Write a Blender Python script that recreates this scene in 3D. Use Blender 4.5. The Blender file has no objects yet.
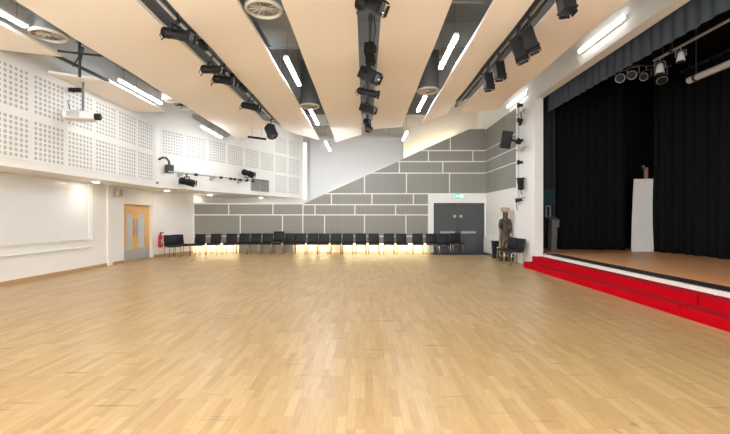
import bpy, bmesh, math, random
from mathutils import Vector, Matrix, Euler
random.seed(7)
PI = math.pi
F = 390.0
EYE = 1.5
C = bpy.context.scene.collection

def P(px, py, y):
    """world point seen at pixel (px,py) at depth y"""
    return Vector(((px-365)*y/F, y, EYE+(217-py)*y/F))

# ---------------------------------------------------------------- materials
MATS = {}
def mat(name, col, rough=0.6, metal=0.0, emit=None, strength=0.0, spec=0.5, bump=None, vary=None, coat=0.0):
    if name in MATS: return MATS[name]
    m = bpy.data.materials.new(name); m.use_nodes = True
    nt = m.node_tree; b = nt.nodes['Principled BSDF']
    b.inputs['Base Color'].default_value = (*col, 1)
    b.inputs['Roughness'].default_value = rough
    b.inputs['Metallic'].default_value = metal
    b.inputs['Specular IOR Level'].default_value = spec
    b.inputs['Coat Weight'].default_value = coat
    if emit:
        b.inputs['Emission Color'].default_value = (*emit, 1)
        b.inputs['Emission Strength'].default_value = strength
    tc = None
    if vary or bump:
        tc = nt.nodes.new('ShaderNodeTexCoord')
    if vary:
        sc, amt = vary
        n = nt.nodes.new('ShaderNodeTexNoise'); n.inputs['Scale'].default_value = sc; n.inputs['Detail'].default_value = 4
        nt.links.new(tc.outputs['Object'], n.inputs['Vector'])
        mx = nt.nodes.new('ShaderNodeMix'); mx.data_type = 'RGBA'
        mx.inputs[6].default_value = tuple(max(0, c*(1-amt)) for c in col) + (1,)
        mx.inputs[7].default_value = tuple(min(1, c*(1+amt)) for c in col) + (1,)
        nt.links.new(n.outputs['Fac'], mx.inputs[0]); nt.links.new(mx.outputs[2], b.inputs['Base Color'])
    if bump:
        sc, st = bump
        n2 = nt.nodes.new('ShaderNodeTexNoise'); n2.inputs['Scale'].default_value = sc
        nt.links.new(tc.outputs['Object'], n2.inputs['Vector'])
        bp = nt.nodes.new('ShaderNodeBump'); bp.inputs['Strength'].default_value = st; bp.inputs['Distance'].default_value = 0.02
        nt.links.new(n2.outputs['Fac'], bp.inputs['Height']); nt.links.new(bp.outputs[0], b.inputs['Normal'])
    MATS[name] = m
    return m

def mat_floor():
    m = bpy.data.materials.new('parquet'); m.use_nodes = True
    nt = m.node_tree; N = nt.nodes; L = nt.links; b = N['Principled BSDF']
    tc = N.new('ShaderNodeTexCoord')
    mp = N.new('ShaderNodeMapping'); mp.inputs['Rotation'].default_value = (0, 0, PI/2)
    L.new(tc.outputs['Object'], mp.inputs['Vector'])
    br = N.new('ShaderNodeTexBrick')
    br.inputs['Scale'].default_value = 1.0
    br.inputs['Brick Width'].default_value = 0.46; br.inputs['Row Height'].default_value = 0.068
    br.inputs['Mortar Size'].default_value = 0.0012; br.inputs['Mortar Smooth'].default_value = 0.1
    br.offset = 0.37; br.offset_frequency = 3
    br.inputs['Bias'].default_value = 0.0
    br.inputs['Color1'].default_value = (0, 0, 0, 1); br.inputs['Color2'].default_value = (1, 1, 1, 1)
    br.inputs['Mortar'].default_value = (0.15, 0.15, 0.15, 1)
    L.new(mp.outputs[0], br.inputs['Vector'])
    ramp = N.new('ShaderNodeValToRGB')
    e = ramp.color_ramp.elements
    e[0].position = 0.0; e[0].color = (0.43, 0.278, 0.127, 1)
    e[1].position = 1.0; e[1].color = (0.54, 0.378, 0.185, 1)
    a = e.new(0.35); a.color = (0.47, 0.312, 0.142, 1)
    a = e.new(0.7); a.color = (0.495, 0.336, 0.157, 1)
    L.new(br.outputs['Color'], ramp.inputs[0])
    # wood grain stretched along the strips
    mp2 = N.new('ShaderNodeMapping'); mp2.inputs['Scale'].default_value = (60, 4, 1)
    L.new(tc.outputs['Object'], mp2.inputs['Vector'])
    gr = N.new('ShaderNodeTexNoise'); gr.inputs['Scale'].default_value = 1.0; gr.inputs['Detail'].default_value = 5
    L.new(mp2.outputs[0], gr.inputs['Vector'])
    g2 = N.new('ShaderNodeMapRange'); g2.inputs[1].default_value = 0.3; g2.inputs[2].default_value = 0.7
    g2.inputs[3].default_value = 0.90; g2.inputs[4].default_value = 1.08
    L.new(gr.outputs['Fac'], g2.inputs[0])
    mul = N.new('ShaderNodeMix'); mul.data_type = 'RGBA'; mul.blend_type = 'MULTIPLY'; mul.inputs[0].default_value = 1
    L.new(ramp.outputs[0], mul.inputs[6]); L.new(g2.outputs[0], mul.inputs[7])
    # scuffs: sparse dark streaks lying across the room
    mp3 = N.new('ShaderNodeMapping'); mp3.inputs['Scale'].default_value = (1.6, 22, 1); mp3.inputs['Rotation'].default_value = (0, 0, 0.12)
    L.new(tc.outputs['Object'], mp3.inputs['Vector'])
    sn = N.new('ShaderNodeTexNoise'); sn.inputs['Scale'].default_value = 1.0; sn.inputs['Detail'].default_value = 3
    L.new(mp3.outputs[0], sn.inputs['Vector'])
    sr = N.new('ShaderNodeMapRange'); sr.inputs[1].default_value = 0.645; sr.inputs[2].default_value = 0.72
    sr.inputs[3].default_value = 1.0; sr.inputs[4].default_value = 0.55
    L.new(sn.outputs['Fac'], sr.inputs[0])
    mul2 = N.new('ShaderNodeMix'); mul2.data_type = 'RGBA'; mul2.blend_type = 'MULTIPLY'; mul2.inputs[0].default_value = 1
    L.new(mul.outputs[2], mul2.inputs[6]); L.new(sr.outputs[0], mul2.inputs[7])
    L.new(mul2.outputs[2], b.inputs['Base Color'])
    rn = N.new('ShaderNodeTexNoise'); rn.inputs['Scale'].default_value = 1.3; rn.inputs['Detail'].default_value = 4
    L.new(tc.outputs['Object'], rn.inputs['Vector'])
    rr = N.new('ShaderNodeMapRange'); rr.inputs[3].default_value = 0.22; rr.inputs[4].default_value = 0.42
    L.new(rn.outputs['Fac'], rr.inputs[0]); L.new(rr.outputs[0], b.inputs['Roughness'])
    b.inputs['Specular IOR Level'].default_value = 0.28
    return m

def mat_slats(name, axis):
    m = bpy.data.materials.new(name); m.use_nodes = True
    nt = m.node_tree; N = nt.nodes; L = nt.links; b = N['Principled BSDF']
    tc = N.new('ShaderNodeTexCoord')
    w = N.new('ShaderNodeTexWave'); w.wave_type = 'BANDS'; w.bands_direction = axis
    w.inputs['Scale'].default_value = 3.6; w.inputs['Distortion'].default_value = 0.0
    L.new(tc.outputs['Object'], w.inputs['Vector'])
    mx = N.new('ShaderNodeMix'); mx.data_type = 'RGBA'
    mx.inputs[6].default_value = (0.225, 0.212, 0.182, 1); mx.inputs[7].default_value = (0.30, 0.286, 0.25, 1)
    L.new(w.outputs['Fac'], mx.inputs[0]); L.new(mx.outputs[2], b.inputs['Base Color'])
    bp = N.new('ShaderNodeBump'); bp.inputs['Strength'].default_value = 0.25; bp.inputs['Distance'].default_value = 0.01
    L.new(w.outputs['Fac'], bp.inputs['Height']); L.new(bp.outputs[0], b.inputs['Normal'])
    b.inputs['Roughness'].default_value = 0.6
    return m

def mat_wood(name, c1, c2, scale=(3, 3, 30), rough=0.45):
    m = bpy.data.materials.new(name); m.use_nodes = True
    nt = m.node_tree; N = nt.nodes; L = nt.links; b = N['Principled BSDF']
    tc = N.new('ShaderNodeTexCoord'); mp = N.new('ShaderNodeMapping'); mp.inputs['Scale'].default_value = scale
    L.new(tc.outputs['Object'], mp.inputs['Vector'])
    n = N.new('ShaderNodeTexNoise'); n.inputs['Scale'].default_value = 1; n.inputs['Detail'].default_value = 5
    L.new(mp.outputs[0], n.inputs['Vector'])
    mx = N.new('ShaderNodeMix'); mx.data_type = 'RGBA'
    mx.inputs[6].default_value = (*c1, 1); mx.inputs[7].default_value = (*c2, 1)
    L.new(n.outputs['Fac'], mx.inputs[0]); L.new(mx.outputs[2], b.inputs['Base Color'])
    b.inputs['Roughness'].default_value = rough
    MATS[name] = m
    return m

WHITE = mat('white_paint', (0.83, 0.80, 0.745), 0.55, vary=(1.2, 0.02))
WHITE2 = mat('white_board', (0.82, 0.81, 0.79), 0.22)
CREAM = mat('cream_paint', (0.82, 0.755, 0.65), 0.6)
FLOOR = mat_floor()
SLAT = mat_slats('grey_slatted_panel', 'X')
SLATY = mat_slats('grey_slatted_panel_side', 'Y')
SLATZ = mat_slats('grey_slatted_panel_flat', 'Z')
PANEL = mat('beige_ceiling_panel', (0.94, 0.85, 0.74), 0.7, vary=(0.5, 0.04), bump=(0.8, 0.12))
VOID = mat('dark_void_paint', (0.24, 0.235, 0.215), 0.8)
DUCT = mat('galvanised_duct', (0.30, 0.30, 0.285), 0.5, 0.1, vary=(3, 0.12))
DUCTD = mat('dark_duct', (0.13, 0.13, 0.125), 0.5, 0.2)
TUBE = mat('tube_glow', (0.9, 0.9, 0.9), 0.4, emit=(0.86, 0.95, 1.08), strength=22)
TUBEM = mat('tube_glow_medium', (0.9, 0.9, 0.9), 0.4, emit=(0.86, 0.95, 1.06), strength=10)
TUBEL = mat('tube_glow_low', (0.9, 0.9, 0.9), 0.4, emit=(0.92, 0.96, 1.0), strength=12)
REARFILL = mat('window_daylight', (0.8, 0.9, 1.0), 0.2, emit=(0.93, 0.97, 1.0), strength=2.2)  # glow of the added rear windows, fill light for the hall
TUBES = mat('tube_glow_soft', (0.9, 0.9, 0.9), 0.4, emit=(0.95, 0.95, 0.92), strength=3.2)
TUBEWARM = mat('tube_glow_warm', (0.9, 0.85, 0.7), 0.4, emit=(1.0, 0.88, 0.66), strength=4.0)
TUBEW = mat('lamp_housing', (0.75, 0.75, 0.73), 0.4)
LED = mat('led_glow', (0.9, 0.8, 0.5), 0.4, emit=(1.0, 0.82, 0.50), strength=6.5)
DLIGHT = mat('downlight_glow', (0.9, 0.9, 0.9), 0.4, emit=(1.0, 0.95, 0.88), strength=20)
DAY = mat('daylight_glass', (0.8, 0.9, 1.0), 0.2, emit=(0.85, 0.92, 1.0), strength=.22)
BLACKM = mat('black_metal', (0.007, 0.007, 0.0075), 0.55, spec=0.3)
BLACKP = mat('black_plastic', (0.010, 0.010, 0.011), 0.5, spec=0.3)
DGREY = mat('dark_grey_metal', (0.04, 0.04, 0.04), 0.5)
GREYM = mat('grey_metal', (0.42, 0.42, 0.41), 0.4, 0.5)
LENS = mat('lens_glass', (0.10, 0.11, 0.13), 0.08)
CHROME = mat('chrome', (0.62, 0.58, 0.52), 0.22, 0.9)
LEATHER = mat('black_vinyl', (0.009, 0.0095, 0.011), 0.5, spec=0.3, bump=(60, 0.08))
VELVET = mat('black_curtain', (0.0045, 0.0045, 0.005), 0.9, spec=0.22)
VALANCE = mat('charcoal_curtain', (0.055, 0.067, 0.082), 0.85, spec=0.2)
BLACKWALL = mat('black_stage_paint', (0.008, 0.008, 0.009), 0.9, spec=0.1)
REDC = mat('red_carpet', (0.50, 0.001, 0.008), 1.0, spec=0.08, vary=(40, 0.10))
REDT = mat('red_carpet_tread', (0.40, 0.006, 0.014), 1.0, spec=0.1, vary=(40, 0.15))
STAGEW = mat_wood('stage_wood', (0.84, 0.37, 0.14), (0.95, 0.48, 0.21), (14, 1.2, 1), 0.4)
DOORW = mat_wood('door_wood', (0.74, 0.42, 0.15), (0.82, 0.50, 0.20), (12, 12, 1.5), 0.4)
SKIRT = mat_wood('skirting_wood', (0.42, 0.24, 0.10), (0.52, 0.32, 0.14), (3, 3, 10), 0.45)
STEEL = mat('brushed_steel', (0.40, 0.395, 0.38), 0.5, 0.0)
GLASSG = mat('frosted_glass', (0.55, 0.59, 0.60), 0.15)
GREYDOOR = mat('grey_door_paint', (0.062, 0.067, 0.066), 0.4)
MATBLUE = mat('blue_grey_mat', (0.05, 0.065, 0.085), 0.9)
REDP = mat('red_paint', (0.65, 0.015, 0.015), 0.35)
LABELW = mat('white_label', (0.8, 0.8, 0.78), 0.5)
GREENS = mat('green_sign', (0.0, 0.40, 0.20), 0.4, emit=(0.10, 0.62, 0.44), strength=.22)
SIGNW = mat('sign_white', (0.8, 0.9, 0.85), 0.4, emit=(0.8, 1.0, 0.9), strength=.35)
CARVED = mat_wood('carved_wood', (0.004, 0.0025, 0.001), (0.085, 0.045, 0.019), (16, 16, 22), 0.35)
CARVEL = mat_wood('pale_carved_wood', (0.30, 0.21, 0.11), (0.50, 0.40, 0.25), (9, 9, 9), 0.6)
NECK = mat('spiral_duct', (0.20, 0.21, 0.195), 0.45, 0.2)
FELT = mat('grey_felt', (0.50, 0.485, 0.455), 0.9)
BEIGEP = mat('beige_plastic', (0.50, 0.45, 0.38), 0.5)
CARD = mat('off_white_board', (0.86, 0.84, 0.81), 0.6, vary=(2, 0.04))
SCREEN = mat('screen_fabric', (0.84, 0.84, 0.84), 0.7)
TEAL = mat('teal_board', (0.006, 0.05, 0.055), 0.6)
GREYC = mat('grey_laminate', (0.15, 0.15, 0.145), 0.5, vary=(6, 0.25))
PINK = mat('pale_timber', (0.50, 0.26, 0.16), 0.6)
PLINTH = mat('plinth_board', (0.42, 0.35, 0.26), 0.6)

# ---------------------------------------------------------------- mesh builder
def basis(d):
    d = Vector(d).normalized()
    up = Vector((0, 0, 1)) if abs(d.z) < 0.95 else Vector((0, 1, 0))
    x = up.cross(d).normalized()
    y = d.cross(x).normalized()
    return x, y, d

class MB:
    def __init__(s): s.v = []; s.f = []; s.mi = []; s.smooth = []
    def add(s, vs, fs, mi=0, sm=False):
        o = len(s.v); s.v += [Vector(v) for v in vs]
        for f in fs: s.f.append([i+o for i in f]); s.mi.append(mi); s.smooth.append(sm)
        return s
    def box(s, x0, x1, y0, y1, z0, z1, mi=0):
        if x0 > x1: x0, x1 = x1, x0
        if y0 > y1: y0, y1 = y1, y0
        if z0 > z1: z0, z1 = z1, z0
        vs = [(x0,y0,z0),(x1,y0,z0),(x1,y1,z0),(x0,y1,z0),(x0,y0,z1),(x1,y0,z1),(x1,y1,z1),(x0,y1,z1)]
        return s.add(vs, [(0,3,2,1),(4,5,6,7),(0,1,5,4),(1,2,6,5),(2,3,7,6),(3,0,4,7)], mi)
    def bar(s, p0, p1, w, h, up=(0,0,1), mi=0):
        p0 = Vector(p0); p1 = Vector(p1); d = (p1-p0).normalized()
        u = Vector(up)
        if abs(u.dot(d)) > 0.98: u = Vector((0,1,0))
        x = d.cross(u).normalized(); u = x.cross(d).normalized()
        vs = []
        for p in (p0, p1):
            for a, b in ((-1,-1),(1,-1),(1,1),(-1,1)): vs.append(p + x*a*w/2 + u*b*h/2)
        return s.add(vs, [(3,2,1,0),(4,5,6,7),(0,1,5,4),(1,2,6,5),(2,3,7,6),(3,0,4,7)], mi)
    def lathe(s, p, d, prof, n=16, mi=0, sm=True):
        """prof: list of (distance along d, radius)"""
        x, y, d = basis(d); p = Vector(p); vs = []; fs = []
        for t, r in prof:
            for k in range(n):
                a = 2*PI*k/n
                vs.append(p + d*t + (x*math.cos(a) + y*math.sin(a))*max(r, 1e-4))
        for i in range(len(prof)-1):
            for k in range(n):
                k2 = (k+1) % n
                fs.append((i*n+k, i*n+k2, (i+1)*n+k2, (i+1)*n+k))
        s.add(vs, fs, mi, sm)
        s.add([vs[k] for k in range(n)], [tuple(reversed(range(n)))], mi)
        s.add([vs[(len(prof)-1)*n+k] for k in range(n)], [tuple(range(n))], mi)
        return s
    def cyl(s, p0, p1, r, n=12, mi=0, r2=None):
        p0 = Vector(p0); p1 = Vector(p1); L = (p1-p0).length
        return s.lathe(p0, p1-p0, [(0, r), (L, r if r2 is None else r2)], n, mi)
    def tube(s, pts, r, n=8, mi=0):
        pts = [Vector(p) for p in pts]; vs = []; fs = []
        for i, p in enumerate(pts):
            d = (pts[min(i+1, len(pts)-1)] - pts[max(i-1, 0)])
            x, y, _ = basis(d)
            for k in range(n):
                a = 2*PI*k/n; vs.append(p + (x*math.cos(a)+y*math.sin(a))*r)
        for i in range(len(pts)-1):
            for k in range(n):
                k2 = (k+1) % n; fs.append((i*n+k, i*n+k2, (i+1)*n+k2, (i+1)*n+k))
        fs.append(tuple(reversed(range(n)))); fs.append(tuple((len(pts)-1)*n+k for k in range(n)))
        return s.add(vs, fs, mi, True)
    def prism(s, poly, off, mi=0):
        """poly: list of 3-D points (flat), off: extrusion vector"""
        n = len(poly); off = Vector(off); a = [Vector(p) for p in poly]
        vs = a + [p+off for p in a]
        fs = [tuple(range(n)), tuple(reversed(range(n, 2*n)))]
        for i in range(n): j = (i+1) % n; fs.append((i, i+n, j+n, j))
        return s.add(vs, fs, mi)
    def rbox(s, c, half, r=0.03, M=None, mi=0):
        """box with rounded edges (cushion), via bmesh bevel"""
        bm = bmesh.new(); bmesh.ops.create_cube(bm, size=2)
        for v in bm.verts: v.co = Vector((v.co.x*half[0], v.co.y*half[1], v.co.z*half[2]))
        bmesh.ops.bevel(bm, geom=bm.edges[:], offset=r, segments=3, affect='EDGES', profile=0.5)
        M = M or Matrix.Identity(4)
        bm.verts.ensure_lookup_table()
        vs = [M @ (v.co) + Vector(c) for v in bm.verts]
        fs = [[v.index for v in f.verts] for f in bm.faces]
        bm.free()
        return s.add(vs, fs, mi, True)
    def build(s, name, mats, parent=None, origin=None, fix=True):
        if not isinstance(mats, (list, tuple)): mats = [mats]
        if parent is not None:
            off = Vector(parent.get('_w', (0,0,0)))
        elif origin is not None: off = Vector(origin)
        else:
            lo = [min(v[i] for v in s.v) for i in range(3)]; hi = [max(v[i] for v in s.v) for i in range(3)]
            off = Vector(((lo[0]+hi[0])/2, (lo[1]+hi[1])/2, lo[2]))
        me = bpy.data.meshes.new(name)
        me.from_pydata([v-off for v in s.v], [], s.f)
        for i, p in enumerate(me.polygons): p.material_index = s.mi[i]; p.use_smooth = s.smooth[i]
        for m in mats: me.materials.append(m)
        if fix:
            bm = bmesh.new(); bm.from_mesh(me); bmesh.ops.recalc_face_normals(bm, faces=bm.faces[:]); bm.to_mesh(me); bm.free()
        o = bpy.data.objects.new(name, me); C.objects.link(o)
        if parent is not None:
            o.parent = parent
            o['_w'] = tuple(off)
        else:
            o.location = off; o['_w'] = tuple(off)
        if parent is not None and parent.type == 'MESH':
            pass
        return o

def tag(o, label, cat, group=None):
    o['label'] = label; o['category'] = cat
    if group: o['group'] = group
    return o
def struct(o): o['kind'] = 'structure'; return o
def thing(name, label, cat, loc, group=None):
    o = bpy.data.objects.new(name, None); C.objects.link(o)
    o.empty_display_size = 0.1
    o.location = loc; o['_w'] = tuple(loc)
    return tag(o, label, cat, group)
def copy_tree(o, loc, rz, label, group=None):
    r = o.copy(); C.objects.link(r); r.location = loc; r.rotation_euler = (0, 0, rz); r['label'] = label
    if group: r['group'] = group
    for ch in list(o.children):
        c = ch.copy(); C.objects.link(c); c.parent = r
        for g in list(ch.children):
            d = g.copy(); C.objects.link(d); d.parent = c
    return r

HC = EYE + 3.1          # underside of hung ceiling panels
VZ = EYE + 4.3          # underside of the dark void slab
TOP = EYE + 6.0
YB = 16.3               # grey panelled end wall
S = YB/F
XL = -7.9               # lower left wall
XR = 5.05               # stage side wall
XU = -6.84              # upper left wall
SOF = EYE + 0.97
YN = -3.0
# ---------------------------------------------------------------- the shell
struct(MB().box(-8.6, 10.2, YN-.2, 21.9, -0.12, 0).build('floor', FLOOR, origin=(0,0,0)))
struct(MB().box(-8.6, 10.2, YN-.2, 21.9, TOP, TOP+.15).build('ceiling', CREAM))
vb = [(-7, YN), (-7, 12.3), (-3.6, 18.9), (-1.5, 18.2), (0, 17.6), (1.5, 16.6), (2.75, 15.3), (4.2, 13.6), (4.2, YN)]
struct(MB().prism([(x, y, VZ) for x, y in vb], (0,0,.12)).build('ceiling_void', VOID))
struct(MB().box(-8.6, 10.2, YN-.2, YN, 0, TOP).build('wall_rear', WHITE))
# lower left wall with the door recess
w = MB()
DY0, DY1, DH = 12.78, 14.5, 1.93
w.box(XL-.3, XL, YN, DY0, 0, SOF)
w.box(XL-.3, XL, DY0, DY1, DH, SOF)
w.box(XL-.3, XL-.16, DY0, DY1, 0, DH)
w.prism([(XL-.3, DY1, 0), (XL, DY1, 0), (XL, DY1+.06, 0), (-7.19, YB, 0), (-7.19, YB+4.1, 0), (XL-.3, YB+4.1, 0)], (0,0,SOF))
wl = struct(w.build('wall_left', WHITE))
# upper left wall (bulkhead): soffit slab + perforated front
A1 = Vector((XU, 12.75, 0)); A2 = Vector((-3.23, 20.3, 0)); D2 = (A2-A1).normalized(); N2 = Vector((D2.y, -D2.x, 0))
w = MB()
bk = [(XU, YN), (A1.x, A1.y), (A2.x, A2.y), (A2.x-.3, 21.6), (-8.5, 21.6), (-8.5, YN)]
w.prism([(x, y, SOF) for x, y in bk], (0, 0, TOP-SOF))
wu = struct(w.build('wall_left_upper', WHITE))
struct(MB().box(-8.2, A2.x, 20.25, 20.4, 0, SOF).build('wall_back_left', WHITE))

def perforated(parent, o, du, nrm, u0, u1, z0, z1, nc, nr, mg=0.045):
    """panel with real square holes: sheet stands .02 off the wall over grey felt"""
    m = MB(); T = 0.014
    def q(u, z, t): return o + du*u + nrm*t + Vector((0,0,z))
    us = [u0]; hole_u = set()
    pu = (u1-u0-2*mg)/nc; pz = (z1-z0-2*mg*0.8)/nr
    fu = 0.22
    for i in range(nc):
        a = u0+mg+pu*i; us += [a+pu*fu*.75, a+pu*(1-fu*.75)]; hole_u.add(len(us)-2)
    us.append(u1)
    zs = [z0]; hole_z = set()
    for i in range(nr):
        a = z0+mg*.8+pz*i; zs += [a+pz*fu*.75, a+pz*(1-fu*.75)]; hole_z.add(len(zs)-2)
    zs.append(z1)
    for i in range(len(us)-1):
        for j in range(len(zs)-1):
            if i in hole_u and j in hole_z:
                a, b, c, d = us[i], us[i+1], zs[j], zs[j+1]
                F4 = [q(a,c,T), q(b,c,T), q(b,d,T), q(a,d,T)]; B4 = [q(a,c,.004), q(b,c,.004), q(b,d,.004), q(a,d,.004)]
                m.add(F4+B4, [(0,1,5,4),(1,2,6,5),(2,3,7,6),(3,0,4,7)], 0)
                m.add(B4, [(0,1,2,3)], 1)
        # merge solid rows into long quads
    for j in range(len(zs)-1):
        if j in hole_z:
            for i in range(len(us)-1):
                if i not in hole_u:
                    m.add([q(us[i],zs[j],T), q(us[i+1],zs[j],T), q(us[i+1],zs[j+1],T), q(us[i],zs[j+1],T)], [(0,1,2,3)], 0)
        else:
            m.add([q(u0,zs[j],T), q(u1,zs[j],T), q(u1,zs[j+1],T), q(u0,zs[j+1],T)], [(0,1,2,3)], 0)
    e = [q(u0,z0,T), q(u1,z0,T), q(u1,z1,T), q(u0,z1,T)]; b = [q(u0,z0,0), q(u1,z0,0), q(u1,z1,0), q(u0,z1,0)]
    m.add(e+b, [(0,4,5,1),(1,5,6,2),(2,6,7,3),(3,7,4,0)], 0)
    return m.build('perforated_panel', [WHITE, FELT], parent, fix=False)
O1 = Vector((XU, 0, 0)); DU = Vector((0,1,0)); NX = Vector((1,0,0))
for k in range(7):
    y1 = 12.60-.925*k; y0 = y1-.91
    for z0, z1 in ((1.13, 2.03), (2.09, 2.99)):
        perforated(wu, O1, DU, NX, y0, y1, EYE+z0, EYE+z1, 7, 8)
LEN2 = (A2-A1).length
tb = [.018, .132, .251, .367, .484, .600, .721]
for i in range(6):
    perforated(wu, A1, D2, N2, tb[i]*LEN2+.03, tb[i+1]*LEN2-.03, EYE+2.08, EYE+2.95, 8, 8)
for a, b in ((.728, .84), (.848, .965)):
    for z0, z1 in ((1.12, 2.03), (2.08, 2.95), (3.0, 3.85)):
        perforated(wu, A1, D2, N2, a*LEN2, b*LEN2, EYE+z0, EYE+z1, 8, 8)

# grey panelled end wall
def bx(px): return (px-365)*S
def bz(py): return EYE+(217-py)*S
w = MB()
DOL, DOR, DOT = bx(433.6), bx(484.6), bz(203)
PB = 0.37
prof = [(-7.19, PB), (bx(429), PB), (bx(429), 0), (DOL, 0), (DOL, DOT), (DOR, DOT), (DOR, 0), (XR+.1, 0), (XR+.1, bz(128)),
        (bx(470), bz(128)), (bx(302), bz(203.5)), (-7.19, bz(203.0))]
w.prism([(x, YB, z) for x, z in prof], (0, .55, 0))
wb = struct(w.build('wall_back', WHITE))
def clip(poly, a, b, c):
    out = []
    for i in range(len(poly)):
        p, q = poly[i], poly[(i+1) % len(poly)]
        fp, fq = a*p[0]+b*p[1]+c, a*q[0]+b*q[1]+c
        if fp <= 0: out.append(p)
        if (fp < 0 < fq) or (fq < 0 < fp):
            t = fp/(fp-fq); out.append((p[0]+(q[0]-p[0])*t, p[1]+(q[1]-p[1])*t))
    return out
rows = [(128.6, 150.6, [385, 450.3, 485.7]), (150.6, 161.6, [385, 428.4, 472.8, 485.7]), (161.6, 173.1, [340, 399.3, 442.7, 485.7]),
        (173.1, 193.7, [321, 364.5, 406.4, 449.5, 485.7]), (193.7, 204.7, [300, 331.5, 371.9, 413.3, 428.5]),
        (203.8, 214.9, [194, 228.8, 273, 303, 315, 354.9, 395.6, 428.5]), (214.9, 236.3, [194, 240.3, 282.6, 302.8, 324.6, 364.5, 405.9, 428.5]),
        (236.3, 243.6, [194, 221, 261, 302.8, 344, 386, 428.5])]
dxp, dyp = 470-302, 128-203.5     # diagonal in pixels
g = 0.6
for r0, r1, vs in rows:
    for i in range(len(vs)-1):
        q0 = 204.7 if (r0 == 203.8 and vs[i] > 302) else r0
        poly = [(vs[i]+g, q0+g), (vs[i+1]-g, q0+g), (vs[i+1]-g, r1-g), (vs[i]+g, r1-g)]
        if r0 != 203.8 or vs[i] >= 300:
            # keep below the diagonal:  y >= 203.5 + slope*(x-302) + .8
            sl = dyp/dxp
            if vs[i+1] > 303: poly = clip(poly, sl, -1, 203.5 - sl*302 + 0.9)
        if len(poly) < 3: continue
        MB().prism([(bx(x), YB, bz(y)) for x, y in poly], (0, -.02, 0)).build('acoustic_panel', SLATZ if r0 > 203 and vs[i+1] < 304 else SLAT, wb)
# plinth recess behind the chairs
w = MB(); w.box(-7.19, bx(429), YB+.55, YB+.62, 0, PB+.1)
struct(w.build('trim_recess', WHITE))
for a, b in ((239, 293),):
    struct(MB().box(bx(a), bx(b), YB-.005, YB+.03, 0, PB-.01).build('trim_plinth', PLINTH))
# wall at far end beyond the panelling
struct(MB().box(-8.5, 10.2, 21.6, 21.75, 0, TOP).build('wall_far', WHITE))
struct(MB().box(1.72, XR, 17.5, 17.65, 0, TOP).build('wall_cove', CREAM))
# right wall: panelled part, proscenium header and near pier
YJ = 11.6; HZ = EYE+3.53; XJ = XR+.25; YP = 1.2
w = MB()
w.box(XR, XJ, YJ, YB+5.3, 0, TOP)
struct(MB().box(XR, XJ, YP, YJ, HZ, TOP).build('wall_right_header', WHITE))
struct(MB().box(XR, XJ, YN, YP, 0, TOP).build('wall_right_near', WHITE))
wr = struct(w.build('wall_right', WHITE))
ry = lambda px: XR*F/(px-365)
hz = [EYE+3.66, EYE+2.775, EYE+2.316, EYE+1.835, EYE+.974]
sp = [[488.7, 504.5, 516.2], [488.7, 496.4, 516.2], [488.7, 503.7, 516.2], [488.7, 496.4, 516.2]]
for i in range(4):
    for j in range(2):
        ya, yb = (YB-.022 if j == 0 else ry(sp[i][j])-.02), ry(sp[i][j+1])+.02
        MB().box(XR-.022, XR, yb, ya, hz[i+1]+.022, hz[i]-.022).build('acoustic_panel', SLATY, wr)
# stage house
struct(MB().box(XJ, 10.1, 14.0, 14.15, 0, TOP).build('wall_stage_left', BLACKWALL))
struct(MB().box(9.95, 10.1, YN, 14.0, 0, TOP).build('wall_stage_back', BLACKWALL))
struct(MB().box(XJ, 9.95, YN, 14.0, EYE+4.6, EYE+4.7).build('ceiling_stage', BLACKWALL))
# skirting
struct(MB().box(XL, XL+.018, YN, DY0-.02, 0, .09).build('baseboard_left', SKIRT))
m = MB(); m.prism([(XL+.0, DY1+.08, 0), (-7.19, YB-.02, 0), (-7.175, YB-.03, 0), (XL+.02, DY1+.06, 0)], (0,0,.09)); struct(m.build('baseboard_corner', SKIRT))
struct(MB().box(XR-.015, XR, YJ+.15, YB-.02, 0, .07).build('baseboard_right', WHITE))
struct(MB().box(XL, XL+.05, 11.92, 12.14, 0, SOF).build('trim_1', WHITE))
struct(MB().box(XL, XL+.07, 11.17, 11.27, .86, SOF).build('trim_2', WHITE))
# daylight slot at the end of the upper left wall
win = struct(MB().box(-3.56, -3.22, 21.585, 21.6, EYE+1.0, EYE+4.1).build('window_1', DAY))
m = MB(); m.box(-3.60, -3.555, 21.55, 21.6, EYE+.95, EYE+4.15); m.box(-3.22, -3.18, 21.55, 21.6, EYE+.95, EYE+4.15)
m.box(-3.6, -3.18, 21.55, 21.6, EYE+4.1, EYE+4.15); m.box(-3.6, -3.18, 21.55, 21.6, EYE+.95, EYE+1.0)
m.build('window_frame', WHITE2, win)

# glowing windows added on the unseen rear wall to brighten the hall
for k, x in enumerate((-6.2, -3.1, 0.0, 3.1)):
    win = struct(MB().box(x-1.2, x+1.2, YN-.01, YN+.01, .9, 4.1).build('window_%d' % (k+2), REARFILL))
    m = MB()
    for xa in (x-1.24, x-.02, x+1.20): m.box(xa, xa+.04, YN, YN+.05, .86, 4.14)
    for za in (.86, 2.5, 4.10): m.box(x-1.24, x+1.24, YN, YN+.05, za, za+.04)
    m.build('window_frame', WHITE2, win)
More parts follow.
